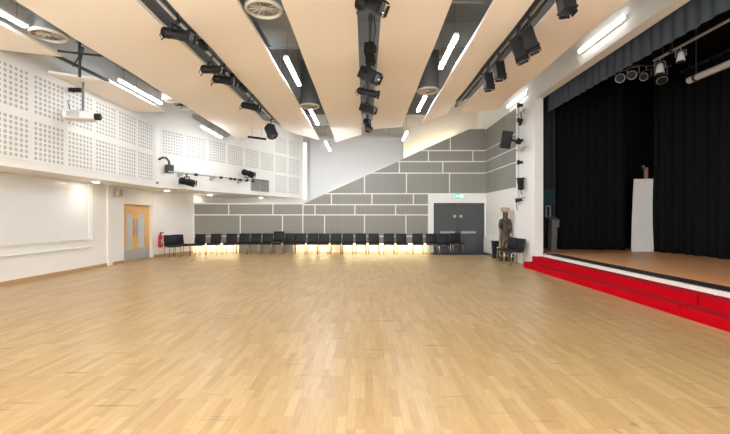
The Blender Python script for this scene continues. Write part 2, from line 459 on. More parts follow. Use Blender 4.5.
# ---------------------------------------------------------------- doors
d1 = MB().box(XL-.14, XL-.11, DY0+.005, DY1-.005, DH-.035, DH).build('door_1', DOORW); struct(d1)
YM = 13.6
for ya, yb, near in ((DY0+.02, YM-.003, 1), (YM+.003, DY1-.02, 0)):
    leaf = MB()
    zg0, zg1 = 0.42, 1.62
    if near: ga, gb = ya+.28, yb-.12
    else: ga, gb = ya+.18, yb-.34
    # leaf with a glazed slot
    ga, gb = (ya+.30, yb-.19) if near else (ya+.19, yb-.30)
    leaf.box(XL-.155, XL-.115, ya, ga, 0.01, DH-.04); leaf.box(XL-.155, XL-.115, gb, yb, 0.01, DH-.04)
    leaf.box(XL-.155, XL-.115, ga, gb, 0.01, zg0); leaf.box(XL-.155, XL-.115, ga, gb, zg1, DH-.04)
    lf = leaf.build('door_leaf', DOORW, d1)
    MB().box(XL-.14, XL-.128, ga, gb, zg0, zg1).build('glass_pane', GLASSG, lf)
    MB().box(XL-.115, XL-.111, ya+.02, yb-.02, .02, .40).build('kick_plate', STEEL, lf)
    hy = yb-.09 if near else ya+.09
    MB().box(XL-.115, XL-.110, hy-.045, hy+.045, .85, 1.45).build('push_plate', STEEL, lf)
    if near: MB().lathe((XL-.11, hy, 1.0), (1,0,0), [(0,.02),(.03,.02),(.04,.035),(.055,.03)], 12).build('lock', GREYM, lf)
for ya in (DY0, DY1-.02): MB().box(XL-.155, XL-.11, ya, ya+.02, 0, DH).build('door_jamb', DOORW, d1)

d2 = MB().box(DOL, DOR, YB+.07, YB+.16, DOT-.05, DOT).build('door_2', GREYDOOR); struct(d2)
xm = bx(458.2)
for xa, xb, k in ((DOL+.02, xm-.004, -1), (xm+.004, DOR-.02, 1)):
    lf = MB().box(xa, xb, YB+.09, YB+.135, .015, DOT-.055).build('door_leaf', GREYDOOR, d2)
    cx = xm+k*.13
    MB().lathe((cx, YB+.09, bz(216.3)), (0,-1,0), [(0,.065),(.012,.065),(.02,.05)], 16).build('round_plate', STEEL, lf)
    c = bx(447.8) if k < 0 else bx(468.8)
    m = MB(); m.box(c-.31, c+.31, YB+.03, YB+.065, bz(233.4), bz(231.4))
    m.box(c-.29, c-.24, YB+.05, YB+.09, bz(233.2), bz(231.6)); m.box(c+.24, c+.29, YB+.05, YB+.09, bz(233.2), bz(231.6))
    m.build('push_bar', STEEL, lf)
for xa in (DOL, DOR-.02): MB().box(xa, xa+.02, YB+.07, YB+.16, 0, DOT).build('door_jamb', GREYDOOR, d2)
MB().box(xm-.03, xm+.03, YB+.03, YB+.09, DOT-.13, DOT-.03).build('door_closer', REDP, d2)
struct(MB().prism([(x, YB-.012, z) for x, z in ((bx(428.6), 0), (DOL, 0), (DOL, DOT), (DOR, DOT), (DOR, 0), (bx(488.3), 0), (bx(488.3), bz(194.2)), (bx(428.6), bz(194.2)))], (0, .012, 0)).build('trim_3', WHITE))
tag(MB().box(bx(430), bx(486), 15.45, YB+.06, 0, .012).build('door_mat', MATBLUE), 'dark blue grey floor mat in front of the grey double doors', 'mat')
# exit sign
t = thing('exit_sign', 'green lit emergency exit sign above the grey double doors', 'sign', (bx(459.1), YB-.05, bz(198.6)))
x0, x1, z0, z1 = bx(454.6), bx(463.6), bz(198.4), bz(193.8)
MB().box(x0, x1, YB-.07, YB-.012, z0, z1).build('sign_box', GREENS, t)
m = MB(); yy = YB-.0705; cx = (x0+x1)/2; cz = (z0+z1)/2
def sq(a, b, c, d): m.box(cx+a, cx+b, yy-.003, yy, cz+c, cz+d)
sq(-.115, -.02, -.015, .015)                                       # arrow shaft
m.prism([(cx-.16, yy, cz), (cx-.105, yy, cz+.045), (cx-.105, yy, cz-.045)], (0,-.003,0))
sq(.09, .15, -.07, .07)                                            # doorway
m.lathe((cx+.045, yy, cz+.058), (0,-1,0), [(0,.014),(.003,.014)], 10)   # running figure
m.bar((cx+.035, yy-.001, cz+.04), (cx+.02, yy-.001, cz-.015), .022, .003, up=(0,1,0))
m.bar((cx+.02, yy-.001, cz-.015), (cx+.05, yy-.001, cz-.07), .014, .003, up=(0,1,0))
m.bar((cx+.02, yy-.001, cz-.015), (cx-.005, yy-.001, cz-.065), .014, .003, up=(0,1,0))
m.bar((cx+.035, yy-.001, cz+.035), (cx+.07, yy-.001, cz+.01), .011, .003, up=(0,1,0))
m.build('pictogram', SIGNW, t)
MB().cyl((cx, YB-.04, z1), (cx, YB-.04, z1+.07), .008, 8).build('mount', GREYM, t)

# ---------------------------------------------------------------- hung ceiling panels
def ceiling_panel(label, pts, z=HC, name='ceiling_panel'):
    m = MB(); th = .06
    # split lengthwise so that the sheet can sag a little
    xa0, ya0, xa1, ya1 = pts   # left x, left far y, right x, right far y
    n = 40; vs = []
    for i in range(n+1):
        t = i/n
        for x, yf in ((xa0, ya0), ((xa0*2+xa1)/3, (ya0*2+ya1)/3), ((xa0+2*xa1)/3, (ya0+2*ya1)/3), (xa1, ya1)):
            y = YN + (yf-YN)*t
            sag = .012*math.sin(y*2.3+x) - (.05*max(0, (t-.9)/.1)**2)
            vs.append(Vector((x, y, z+sag)))
    nb = len(vs); vs2 = [v+Vector((0,0,th)) for v in vs]
    fs = []
    for i in range(n):
        for j in range(3):
            a = i*4+j
            fs.append((a, a+4, a+5, a+1)); fs.append((a+nb, a+nb+1, a+nb+5, a+nb+4))
        fs.append((i*4, i*4+nb, i*4+4+nb, i*4+4)); fs.append((i*4+3, i*4+7, i*4+7+nb, i*4+3+nb))
    for j in range(3):
        fs.append((j, j+1, j+1+nb, j+nb)); a = n*4+j; fs.append((a, a+nb, a+1+nb, a+1))
    m.add(vs+vs2, fs)
    mid = ((xa0+xa1)/2, 6.0, z)
    t = thing(name, label, 'ceiling panel', mid, 'hung ceiling panels')
    m.build('panel', PANEL, t)
    for yy in (1.0, 6.0, 9.0):
        for x in (xa0+.12, xa1-.12):
            MB().cyl((x, yy, z+th-.03), (x, yy, VZ), .006, 6).build('hanger', GREYM, t)
    return t
ceiling_panel('wide beige ceiling panel between the left fluorescent slot and the first lighting bar', (-5.03, 15.7, -3.27, 13.1))
ceiling_panel('beige ceiling panel left of the slot with the large round diffuser overhead', (-2.83, 13.7, -1.83, 15.6))
ceiling_panel('beige ceiling panel over the middle, just left of the central lighting bar', (-1.20, 15.9, -.12, 14.5))
ceiling_panel('beige ceiling panel over the middle, just right of the central lighting bar', (.25, 13.5, 1.255, 13.2))
ceiling_panel('narrow tapering beige ceiling panel between right tube slot and right lighting bar', (1.87, 12.7, 2.43, 11.5))
ceiling_panel('beige ceiling panel at far right beside the stage wall', (2.80, 11.3, 3.76, 11.1))
def side_panel(label, ya_out, ya_in, yb_in, yb_out):
    m = MB(); pl = [(-6.82, ya_out, HC), (-5.87, ya_in, HC), (-5.87, yb_in, HC), (-6.82, yb_out, HC)]
    t = thing('ceiling_panel', label, 'ceiling panel', (-6.3, (ya_in+yb_in)/2, HC), 'hung ceiling panels')
    m.prism(pl, (0,0,.06)).build('panel', PANEL, t)
    yy = (ya_in+yb_in)/2
    for x in (-6.5, -6.0): MB().cyl((x, yy, HC+.05), (x, yy, VZ), .006, 6).build('hanger', GREYM, t)
side_panel('near beige ceiling panel against the perforated left wall', YN, YN, 7.56, 7.22)
side_panel('second beige ceiling panel against the left wall, above the projector', 8.4, 8.96, 11.5, 11.55)

# ducts in the slots
for lab, x0, x1, y1 in (('left slot by the long tube light', -5.95, -4.95, 12.6), ('slot left of centre with two round diffusers', -2.0, -1.05, 8.4), ('slot right of centre over the tube lights', 1.1, 2.0, 6.6)):
    t = thing('air_duct', 'grey rectangular air duct above the ceiling '+lab, 'duct', ((x0+x1)/2, y1/2, EYE+3.62))
    MB().box(x0, x1, YN+.03, y1, EYE+3.62, VZ-.01).build('duct', DUCT, t)
    for k in range(6):
        yy = y1-.02-1.5*k
        if yy > YN+.1: MB().box(x0-.015, x1+.015, yy-.03, yy, EYE+3.60, VZ-.008).build('flange', DUCT, t)
for i, (ya, x0, x1) in enumerate(((8.6, -3.4, 4.1), (14.2, -5.0, 2.5))):
    struct(MB().box(x0, x1, ya, ya+.14, EYE+3.75, VZ).build('trim_beam_%d' % (i+1), VOID))

def diffuser(label, x, y, z, r=.28, duct_top=EYE+3.63, dm=NECK):
    t = thing('ceiling_diffuser', label, 'air diffuser', (x, y, z), 'round air diffusers')
    m = MB()
    n = 40; prof = [(r*.80, z+.03), (r*.84, z-.012), (r*.9, z-.02), (r, z), (r*1.0, z+.03)]
    vs = []; fs = []
    for rr, zz in prof:
        for k in range(n): a = 2*PI*k/n; vs.append((x+rr*math.cos(a), y+rr*math.sin(a), zz))
    for i in range(len(prof)):
        i2 = (i+1) % len(prof)
        for k in range(n): k2 = (k+1) % n; fs.append((i*n+k, i*n+k2, i2*n+k2, i2*n+k))
    m.add(vs, fs, 0, True).build('rim', BEIGEP, t)
    m = MB()
    for k in range(14):
        a = 2*PI*k/14; ca, sa = math.cos(a), math.sin(a); wv = .034
        a2 = a+.09
        m.add([(x+ca*.05, y+sa*.05, z+.01), (x+ca*r*.81, y+sa*r*.81, z+.01), (x+math.cos(a2)*r*.81, y+math.sin(a2)*r*.81, z+.05), (x+math.cos(a2)*.05, y+math.sin(a2)*.05, z+.05),
               (x+ca*.05, y+sa*.05, z+.014), (x+ca*r*.81, y+sa*r*.81, z+.014), (x+math.cos(a2)*r*.81, y+math.sin(a2)*r*.81, z+.054), (x+math.cos(a2)*.05, y+math.sin(a2)*.05, z+.054)],
              [(0,1,2,3),(7,6,5,4),(0,4,5,1),(1,5,6,2),(2,6,7,3),(3,7,4,0)])
    m.build('vanes', BEIGEP, t)
    MB().lathe((x, y, z+.06), (0,0,-1), [(0,.05),(.05,.05),(.06,.03)], 16).build('hub', BEIGEP, t)
    MB().lathe((x, y, z+.031), (0,0,1), [(0,r*.98),(duct_top-z-.031, r*.98)], 28).build('duct_neck', dm, t)
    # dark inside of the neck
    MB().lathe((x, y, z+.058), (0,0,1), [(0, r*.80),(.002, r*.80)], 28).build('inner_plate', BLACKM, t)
diffuser('round beige air diffuser in the left slot beside a lit tube', -5.45, 6.72, HC+.02)
diffuser('large round beige air diffuser at the top of the picture, left of centre', -1.515, 5.84, HC)
diffuser('small round air diffuser far down the slot left of centre', -1.555, 10.95, HC, duct_top=VZ, dm=DUCTD)
diffuser('round air diffuser at the far end of the slot right of centre', 1.55, 9.62, HC, duct_top=VZ, dm=DUCTD)

# ---------------------------------------------------------------- tube lights
def tube_light(label, x, y0, y1, z, top, group='ceiling tube lights', w=.07, em=None):
    t = thing('tube_light', label, 'tube light', (x, (y0+y1)/2, z), group)
    MB().box(x-w/2, x+w/2, y0, y1, z, z+.03).build('tube', em or TUBE, t)
    MB().box(x-w*.6, x+w*.6, y0-.02, y1+.02, z+.03, z+.075).build('housing', TUBEW, t)
    for yy in (y0+.15, y1-.15):
        tp = top[0] if isinstance(top, tuple) and yy < top[1] else (VZ if isinstance(top, tuple) else top)
        MB().cyl((x, yy, z+.07), (x, yy, tp), .003, 6).build('suspension', DGREY, t)
T = HC
tube_light('nearest lit tube at the left edge before the round diffuser', -5.56, 4.9, 6.38, T, EYE+3.62, em=TUBEM)
tube_light('long lit tube in the left slot above the projector wall', -5.6, 8.9, 10.7, T, EYE+3.62, em=TUBEM)
tube_light('far lit tube in the left slot near the angled perforated wall', -5.28, 12.6, 14.3, HC-.2, HC, em=TUBEM)
tube_light('lit tube in the slot left of centre between two diffusers', -1.555, 7.67, 9.22, T, (EYE+3.62, 8.42))
tube_light('lit tube beyond the small diffuser left of centre', -1.59, 11.4, 13.1, T, VZ)
tube_light('lit tube in the slot right of centre before the diffuser', 1.58, 6.74, 8.17, T, VZ)
tube_light('lit tube beyond the diffuser right of centre', 1.56, 10.1, 11.5, T, VZ)
tube_light('hanging lit tube on wires in front of the white screen, left', -1.38, 13.6, 15.4, EYE+2.6, VZ, 'wire hung tube lights', .05, TUBE)
tube_light('hanging lit tube on wires in front of the white screen, right', 1.44, 13.4, 14.8, EYE+2.9, VZ, 'wire hung tube lights', .05, TUBE)
def wall_tube(label, y0, y1, z, em=None):
    t = thing('tube_light', label, 'tube light', (XR-.05, (y0+y1)/2, z), 'wall tube lights')
    MB().box(XR-.10, XR-.06, y0, y1, z-.035, z+.035).build('tube', em or TUBES, t)
    MB().box(XR-.06, XR, y0-.02, y1+.02, z-.045, z+.045).build('housing', TUBEW, t)
wall_tube('lit tube on the white wall above the stage opening', 7.5, 9.05, EYE+3.84)
wall_tube('lit tube on the white wall above the grey side panels', 12.1, 13.6, EYE+3.84)
# tubes added out of view, overhead and beside the camera, for fill light
for x in (-5.6, -1.57, 1.57):
    for y0 in (-2.2,):
        tube_light('lit ceiling tube out of view overhead', x, y0, y0+1.6, T, EYE+3.62)
wall_tube('lit tube on the stage wall out of view overhead', 3.4, 4.9, EYE+3.84, TUBEM)
wall_tube('lit tube on the stage wall out of view beside the camera', -.8, .7, EYE+3.84, TUBEM)
# uplight hidden behind the sloping wall top
for xa, xb, lab in ((bx(408), bx(466), 'lit tube behind the sloping top of the grey wall'),):
    za = bz(203.5-.449*(xa/S+365-302))-.20; zb = bz(203.5-.449*(xb/S+365-302))-.20
    t = thing('tube_light', lab, 'tube light', ((xa+xb)/2, YB+.75, (za+zb)/2-.1), 'stair lights')
    MB().bar((xa, YB+.85, za), (xb, YB+.85, zb), .07, .05).build('tube', TUBEWARM, t)
    MB().bar((xa, YB+.80, za-.06), (xb, YB+.80, zb-.06), .15, .06).build('housing', TUBEW, t)
for x, y0, z, tp, lab in ((-2.6, 17.0, EYE+3.95, TOP, 'lit tube above the far end of the ceiling panels, out of view'), (-.78, 16.6, EYE+3.95, TOP, 'lit tube over the sloping wall hidden by the middle ceiling panel'),
                  (-2.0, 18.2, 1.2, .0, 'lit tube behind the grey wall below the white screen, left'), (.2, 18.2, 1.2, .0, 'lit tube behind the grey wall below the white screen, right')):
    t = thing('tube_light', lab, 'tube light', (x, y0+.75, z), 'far end tube lights')  # hidden tubes added to brighten the screen and far walls
    if tp: 
        MB().box(x-.035, x+.035, y0, y0+1.5, z, z+.03).build('tube', TUBEL, t); MB().box(x-.045, x+.045, y0-.02, y0+1.52, z+.03, z+.075).build('housing', TUBEW, t)
        for yy in (y0+.2, y0+1.3): MB().cyl((x, yy, z+.07), (x, yy, tp if yy > 18 else VZ), .003, 6).build('suspension', DGREY, t)
    else:
        MB().box(x-.75, x+.75, y0, y0+.07, z, z+.05).build('tube', TUBEL, t); MB().box(x-.77, x+.77, y0-.02, y0+.09, z-.05, z).build('housing', TUBEW, t)
        for xx in (x-.6, x+.6): MB().cyl((xx, y0+.03, 0), (xx, y0+.03, z-.05), .02, 8).build('stand', GREYM, t)
# light strips in the plinth recess
for xa, xb, lab in ((194.5, 238, 'glowing light strip under the left end of the grey wall'), (294, 331, 'glowing light strip under the middle of the grey wall'), (343, 428, 'glowing light strip under the grey wall near the double doors')):
    t = thing('light_strip', lab, 'light strip', ((bx(xa)+bx(xb))/2, YB+.3, PB-.03), 'recessed light strips')
    MB().box(bx(xa), bx(xb), YB+.28, YB+.33, PB-.025, PB-.012).build('strip', LED, t)
    MB().box(bx(xa), bx(xb), YB+.26, YB+.35, PB-.012, PB).build('channel', GREYM, t)
# soffit downlights
for x, y, lab in ((-7.42, 10.75, 'downlight above the right end of the white wall board'), (-7.2, 14.2, 'downlight in the soffit beyond the wooden doors'),
                  (-6.72, 16.9, 'downlight in the soffit under the wall mounted lighting bar'), (-5.2, 19.5, 'downlight farthest along the soffit under the vent grille'), (-7.5, 6.8, 'downlight above the white wall board near the left edge')):
    t = thing('downlight', lab, 'downlight', (x, y, SOF-.02), 'soffit downlights')
    MB().lathe((x, y, SOF-.012), (0,0,1), [(0,.10),(.006,.105),(.012,.105)], 20).build('rim', LABELW, t)
    MB().lathe((x, y, SOF-.016), (0,0,1), [(0,.08),(.004,.08)], 20).build('lamp', DLIGHT, t)

# ---------------------------------------------------------------- left wall fittings
zb0, zb1 = .89, 2.40
t = thing('wall_board', 'large white wall mounted projection board with a ledge on the left wall', 'board', (XL+.05, 7, zb0))
MB().box(XL+.01, XL+.03, 3.2, 11.12, zb0, SOF-.03).build('board', WHITE2, t)
m = MB(); m.box(XL, XL+.06, 11.10, 11.18, zb0-.02, SOF-.005); m.box(XL, XL+.05, 3.2, 11.18, SOF-.05, SOF-.004); m.build('frame', WHITE, t)
MB().box(XL, XL+.05, 3.2, 11.2, zb0-.04, zb0-.005).build('bottom_rail', WHITE, t)
MB().box(XL, XL+.06, 3.2, 11.25, .635, .655).build('ledge', WHITE2, t)
for yy in (4.4, 6.0, 7.6, 9.2, 10.8): MB().box(XL, XL+.05, yy, yy+.03, .59, .634).build('ledge_bracket', WHITE, t)
# small wall box
t = thing('wall_speaker', 'small beige box on the white wall above the wooden doors', 'speaker', (XL+.06, 12.4, 2.15))
MB().rbox((XL+.08, 12.38, 2.27), (.07, .10, .115), .015).build('case', BEIGEP, t)
MB().box(XL+.15, XL+.156, 12.31, 12.45, 2.18, 2.36).build('grille', mat('beige_grille', (.45,.38,.28), .7), t)
# extinguishers
def extinguisher(loc, label, body=REDP):
    t = thing('fire_extinguisher', label, 'fire extinguisher', loc, 'fire extinguishers')
    x, y, z = loc
    MB().lathe((x, y, z), (0,0,1), [(0,.06),(.02,.08),(.40,.08),(.46,.055),(.49,.03),(.50,.025)], 18).build('cylinder', body, t)
    MB().box(x+.03, x+.083, y-.075, y-.02, z+.12, z+.30).build('label_plate', LABELW, t)
    m = MB(); m.cyl((x, y, z+.49), (x, y, z+.53), .03, 10); m.box(x-.02, x+.12, y-.012, y+.012, z+.55, z+.57); m.box(x-.02, x+.10, y-.012, y+.012, z+.52, z+.54)
    m.build('valve_handle', BLACKP, t)
    m = MB(); m.tube([(x+.02, y-.03, z+.53), (x+.06, y-.1, z+.50), (x+.07, y-.12, z+.35), (x+.06, y-.1, z+.12)], .014, 8); m.build('hose', BLACKP, t)
    return t
extinguisher((-7.71, 14.70, .36), 'red fire extinguisher on the white wall right of the wooden doors')

# bulkhead bar with two lamps
def wp(tt, off, z): return A1 + D2*(tt*LEN2) + N2*off + Vector((0,0,z))
def spotlight(label, hang, d, L=.42, r=.085, drop=.14, group='stage lanterns', kind='par', name='stage_light', hookup=True):
    """lantern: barrel along d, held in a yoke under (or over) a hook clamp"""
    hang = Vector(hang); d = Vector(d).normalized()
    sgn = -1 if drop > 0 else 1
    c = hang + Vector((0,0,-drop))
    t = thing(name, label, 'stage light', tuple(hang), group)
    b = MB()
    if kind == 'par':
        b.lathe(c-d*L*.5, d, [(0,r*.45),(L*.05,r*.75),(L*.22,r*.95),(L*.25,r*1.04),(L*.28,r*.95),(L*.6,r*.95),(L*.62,r*1.05),(L*.98,r*1.05)], 18)
        for k in range(3): b.lathe(c-d*L*(.42-.06*k), d, [(0,r*1.0),(L*.015,r*1.02),(L*.03,r*1.0)], 18)
    else:   # profile / fresnel: boxy rear and round front
        x, y, _ = basis(d)
        b.bar(c-d*L*.5, c+d*L*.40, r*2.0, r*2.0, up=y)
        b.bar(c+d*L*.38, c+d*L*.47, r*2.25, r*2.25, up=y)
        for k in range(4): b.bar(c-d*L*(.44-.1*k), c-d*L*(.41-.1*k), r*2.12, r*2.12, up=y)
    body = b.build('body', BLACKM, t)
    MB().lathe(c+d*L*.47, d, [(0,r*.8),(L*.02,r*.9),(L*.035,r*.5)], 18).build('lens', LENS, body)
    x, y, _ = basis(d)
    side = d.cross(Vector((0,0,1)))
    if side.length < .2: side = Vector((0,1,0))
    side.normalize()
    m = MB(); top = c + Vector((0,0,-sgn*(r+.05)))
    for s in (-1, 1):
        m.bar(c+side*s*(r+.012), top+side*s*(r+.012), .028, .007, up=d)
    m.bar(top-side*(r+.016), top+side*(r+.016), .028, .007, up=d)
    m.build('yoke', BLACKM, t)
    m = MB(); m.bar(top, hang, .025, .025); m.lathe(hang-side*.022, side, [(0,.038),(.044,.038)], 12)
    m.build('hook_clamp', DGREY, t)
    # barn doors / colour frame
    m = MB(); f = c+d*L*.5
    for s in (-1, 1):
        m.bar(f+x*s*r*.98, f+x*s*r*1.08+d*.045, .006, r*1.7, up=y)
        m.bar(f+y*s*r*.98, f+y*s*r*1.08+d*.045, r*1.7, .006, up=y)
    m.build('barn_doors', BLACKM, body)
    if hookup:
        rear = c-d*L*.5
        side2 = Vector((random.uniform(-.05,.05), random.uniform(-.05,.05), 0))
        MB().tube([rear, rear-d*.04+Vector((0,0,-.05)), rear+Vector((0,0,-.15))+side2, (rear+hang)/2+Vector((0,.03,-.05)), hang+Vector((0,.05,-.02))], .009, 6).build('power_cable', BLACKP, t)
    return t
za, zb_ = EYE+1.50, EYE+1.53
t = thing('lighting_bar', 'thin lighting bar on brackets along the angled left upper wall', 'lighting bar', tuple(wp(.28, .28, za)))
m = MB(); m.cyl(wp(.03, .28, za), wp(.515, .28, zb_), .024, 10); m.build('bar', GREYM, t)
for tt in (.10, .27, .44):
    m = MB(); m.bar(wp(tt, 0, za-.12), wp(tt, .30, za+.005), .03, .03); m.bar(wp(tt, 0, za+.0), wp(tt, .28, za), .03, .03); m.box(*[c for i in range(3) for c in (wp(tt, .015, za-.05)[i]-.03, wp(tt, .015, za-.05)[i]+.03)])
    m.build('bracket', GREYM, t)
for tt in (.16, .30, .36, .385, .42, .465, .51):
    m = MB(); m.cyl(wp(tt, .28, za+.02*tt)-D2*.06, wp(tt, .28, za+.02*tt)+D2*.06, .048, 10); m.build('socket', BLACKP, t)
m = MB(); c = wp(.045, .16, za+.1)
m.bar(c-Vector((0,0,.14)), c+Vector((0,0,.14)), .22, .16, up=N2)
m.build('junction_box', DGREY, t)
m = MB(); m.tube([c+Vector((0,0,.14)), c+Vector((-.02,-.03,.26))+N2*.03, c-D2*.12+Vector((0,0,.36)), c-D2*.26+Vector((0,0,.35)), c-D2*.38+Vector((0,0,.27))], .035, 8)
m.build('conduit', DGREY, t)
spotlight('black par lamp hanging below the wall lighting bar, left end', wp(.115, .28, za-.02), D2+Vector((0,0,-.10)), .56, .115, .26, 'wall bar lamps')
spotlight('black par lamp standing upright on the wall lighting bar near the grille', wp(.475, .28, zb_+.02), D2+Vector((0,0,-.12)), .58, .12, -.27, 'wall bar lamps', hookup=False)
# grille
t = thing('vent_grille', 'grey square double vent grille on the angled left upper wall', 'vent', tuple(wp(.60, 0, EYE+1.15)))
for a, b in ((.535, .600), (.606, .672)):
    m = MB(); p = [wp(a, .02, EYE+1.14), wp(b, .02, EYE+1.14), wp(b, .02, EYE+1.66), wp(a, .02, EYE+1.66)]
    fr = m
    for i in range(4): fr.bar(p[i]-N2*.01, p[(i+1)%4]-N2*.01, .03, .03, up=N2)
    fr.build('frame', GREYM, t)
    m = MB(); m.prism([q-N2*.016 for q in p], N2*.004); m.build('backing', DGREY, t)
    m = MB()
    for k in range(12):
        zz = EYE+1.16+.04*k
        q0 = wp(a, .012, zz); q1 = wp(b, .012, zz)
        m.bar(q0, q1, .006, .026, up=Vector((0,0,1)))
    m.build('louvre', mat('louvre_grey', (.36,.35,.32), .5), t)
t = thing('air_duct', 'grey round air duct over the far lit tube in the left slot', 'duct', (-5.36, 13.9, HC+.1))
MB().lathe((-5.36, 12.5, HC+.18), (0,1,0), [(0,.19),(.9,.19),(.91,.205),(.95,.205),(.96,.19),(2.6,.19)], 20).build('duct', DUCT, t)
MB().cyl((-5.36, 13.0, HC+.36), (-5.36, 13.0, VZ), .006, 6).build('hanger', GREYM, t); MB().cyl((-5.36, 14.6, HC+.36), (-5.36, 14.6, VZ), .006, 6).build('hanger', GREYM, t)
t = thing('ceiling_rail', 'short black rail under the far tip of the wide ceiling panel', 'rail', tuple(P(257, 138, 13.4)))
q0, q1 = P(248, 136.8, 13.4), P(266, 139.2, 13.4)
MB().bar(q0, q1, .05, .07).build('rail', BLACKM, t)
for q in (q0*.8+q1*.2, q0*.25+q1*.75): MB().cyl(q, (q.x, q.y, VZ), .006, 6).build('hanger', GREYM, t)
# small sensors on the upper wall
tag(MB().lathe(tuple(wp(.005, .0, EYE+1.12)), N2, [(0,.03),(.04,.03),(.05,.015)], 12).build('wall_socket', DGREY), 'small dark round socket low at the corner of the upper wall', 'socket')
# projector
px, py_, pz = -6.52, 8.95, EYE+2.31
t = thing('projector', 'white ceiling projector on a pole bracket before the perforated wall', 'projector', (px, py_, pz))
M1 = Matrix.Rotation(math.radians(14), 4, 'Z')
MB().rbox((px, py_, pz), (.30, .20, .085), .03, M1).build('body', LABELW, t)
dv = M1 @ Vector((1,0,0)); sv = M1 @ Vector((0,1,0))
m = MB(); m.lathe(Vector((px, py_, pz))+dv*.28-sv*.04, dv, [(0,.075),(.12,.08),(.14,.07),(.15,.05)], 16); m.build('lens_barrel', BLACKP, t)
m = MB()
for k in range(5): 
    q = Vector((px, py_, pz-.05+.025*k))-sv*.203
    m.bar(q-dv*.2, q+dv*.05, .006, .010, up=(0,0,1))
m.build('vent_slots', GREYC, t)
MB().box(px-.14, px+.14, py_-.10, py_+.10, pz+.10, pz+.12).build('mounting_plate', GREYM, t)
m = MB(); m.cyl((px+.05, py_, pz+.10), (px+.05, py_, HC+.1), .025, 10); m.cyl((px+.05, py_, pz+.085), (px+.05, py_, pz+.14), .05, 10); m.build('pole', GREYC, t)
m = MB(); m.tube([(px-.05, py_, pz+.12), (px-.25, py_, pz+.14), (px-.36, py_-.02, pz+.10), (px-.42, py_-.04, pz+.22), (px-.40, py_, pz+.38), (px-.30, py_, pz+.36), (px-.26, py_, pz+.18)], .014, 6); m.build('cable_loop', GREYC, t)
t = thing('wall_camera', 'small black device on the perforated wall above the projector', 'camera', (XU+.1, 9.0, EYE+2.9))
MB().rbox((XU+.16, 9.0, EYE+2.93), (.14, .05, .045), .012).build('case', BLACKP, t)
MB().lathe((XU+.30, 9.0, EYE+2.93), (1,0,0), [(0,.035),(.03,.035)], 12).build('lens', LENS, t)
m = MB(); m.box(XU+.025, XU+.06, 8.96, 9.04, EYE+2.88, EYE+2.98); m.build('bracket', GREYM, t)

# bracing truss in the gap over the projector
t = thing('ceiling_bracket', 'dark steel hanger bracket in the gap between the left ceiling panels', 'bracket', (-5.6, 8.0, HC+.05))
MB().cyl((-5.75, 7.86, HC-.28), (-5.75, 7.86, EYE+3.62), .026, 8).build('drop_rod', DGREY, t)
m = MB(); m.bar((-6.1, 7.75, HC+.20), (-5.36, 8.0, HC+.20), .05, .03); m.bar((-5.95, 8.15, HC+.20), (-5.5, 7.6, HC+.20), .05, .03); m.build('cross_bar', DGREY, t)
MB().bar((-6.0, 7.5, HC+.03), (-5.90, 8.95, HC+.03), .06, .05).build('side_rail', DGREY, t)
m = MB(); m.bar((-5.92, 7.9, HC-.05), (-5.75, 7.86, HC+.15), .02, .02); m.build('brace', DGREY, t)
# white cable boxes in the left slot
for i, (y, lab) in enumerate(((10.55, 'white junction box in the left slot above the tube'), (11.62, 'grey junction box at the far end of the left slot'))):
    t = thing('junction_box', lab, 'junction box', (-5.28, y, HC+.1))
    MB().rbox((-5.25, y, HC+.13), (.16, .20, .10), .015).build('case', LABELW if i == 0 else GREYM, t)
    for k in range(5): MB().tube([(-5.33+.04*k, y+.19, HC+.14), (-5.31+.04*k, y+.45, HC+.04+.02*(k%3)), (-5.33+.045*k, y+.75, HC+.16), (-5.33+.04*k, y+.95, EYE+3.61)], .014, 6).build('cable', BLACKP if i == 0 else GREYM, t)

# ---------------------------------------------------------------- lighting bars in the slots
def slot_bar(label, x, y0, y1, z, col):
    t = thing('lighting_bar', label, 'lighting bar', (x, (y0+y1)/2, z))
    MB().cyl((x, y0, z), (x, y1, z), .024, 10).build('bar', col, t)
    n = int((y1-y0)/2)
    for k in range(n+1):
        yy = y0+.2+(y1-y0-.4)*k/max(1,n)
        m = MB(); m.cyl((x, yy, z), (x, yy, VZ), .012, 8); m.cyl((x, yy-.03, z), (x, yy+.03, z), .04, 10); m.build('hanger', DGREY, t)
    m = MB()
    pts = []
    k = 0; yy = y0
    while yy < y1:
        pts.append((x+.075+.02*math.sin(k*1.7), yy, z+.02-.03*abs(math.sin(k*.9)))); yy += .22; k += 1
    m.tube(pts, .008, 6); m.build('cable', BLACKP, t)
    return t
ZB = EYE+3.18
slot_bar('pale lighting bar in the narrow slot left of centre with black lanterns', -3.04, 4.0, 12.9, ZB, LABELW)
slot_bar('dark lighting bar in the central slot with six lanterns', .09, 4.0, 12.6, ZB, DGREY)
slot_bar('lighting bar in the narrow right slot with hanging floodlights', 2.61, 3.5, 11.3, ZB, GREYM)
t = thing('cable_tray', 'dark cable tray in the narrow right slot above the floodlights', 'cable tray', (2.6, 6, HC+.3))
m = MB(); m.box(2.40, 2.84, 2.0, 11.4, HC+.30, HC+.32); m.box(2.38, 2.40, 2.0, 11.4, HC+.28, HC+.40); m.box(2.84, 2.86, 2.0, 11.4, HC+.28, HC+.40); m.build('tray', DGREY, t)  # dark sheet with side lips, put in so the slot looks dark
for yy in (3.0, 10.9): MB().cyl((2.75, yy, HC+.31), (2.75, yy, VZ), .006, 6).build('hanger', GREYM, t)
G = 'lanterns on the left bar'
spotlight('nearest black lantern under the left lighting bar, pointing right', (-3.04, 6.28, ZB), (.95,-.15,-.22), .52, .085, .24, G)
spotlight('second black lantern under the left lighting bar', (-3.04, 7.7, ZB), (.95,-.1,-.10), .42, .08, .27, G)
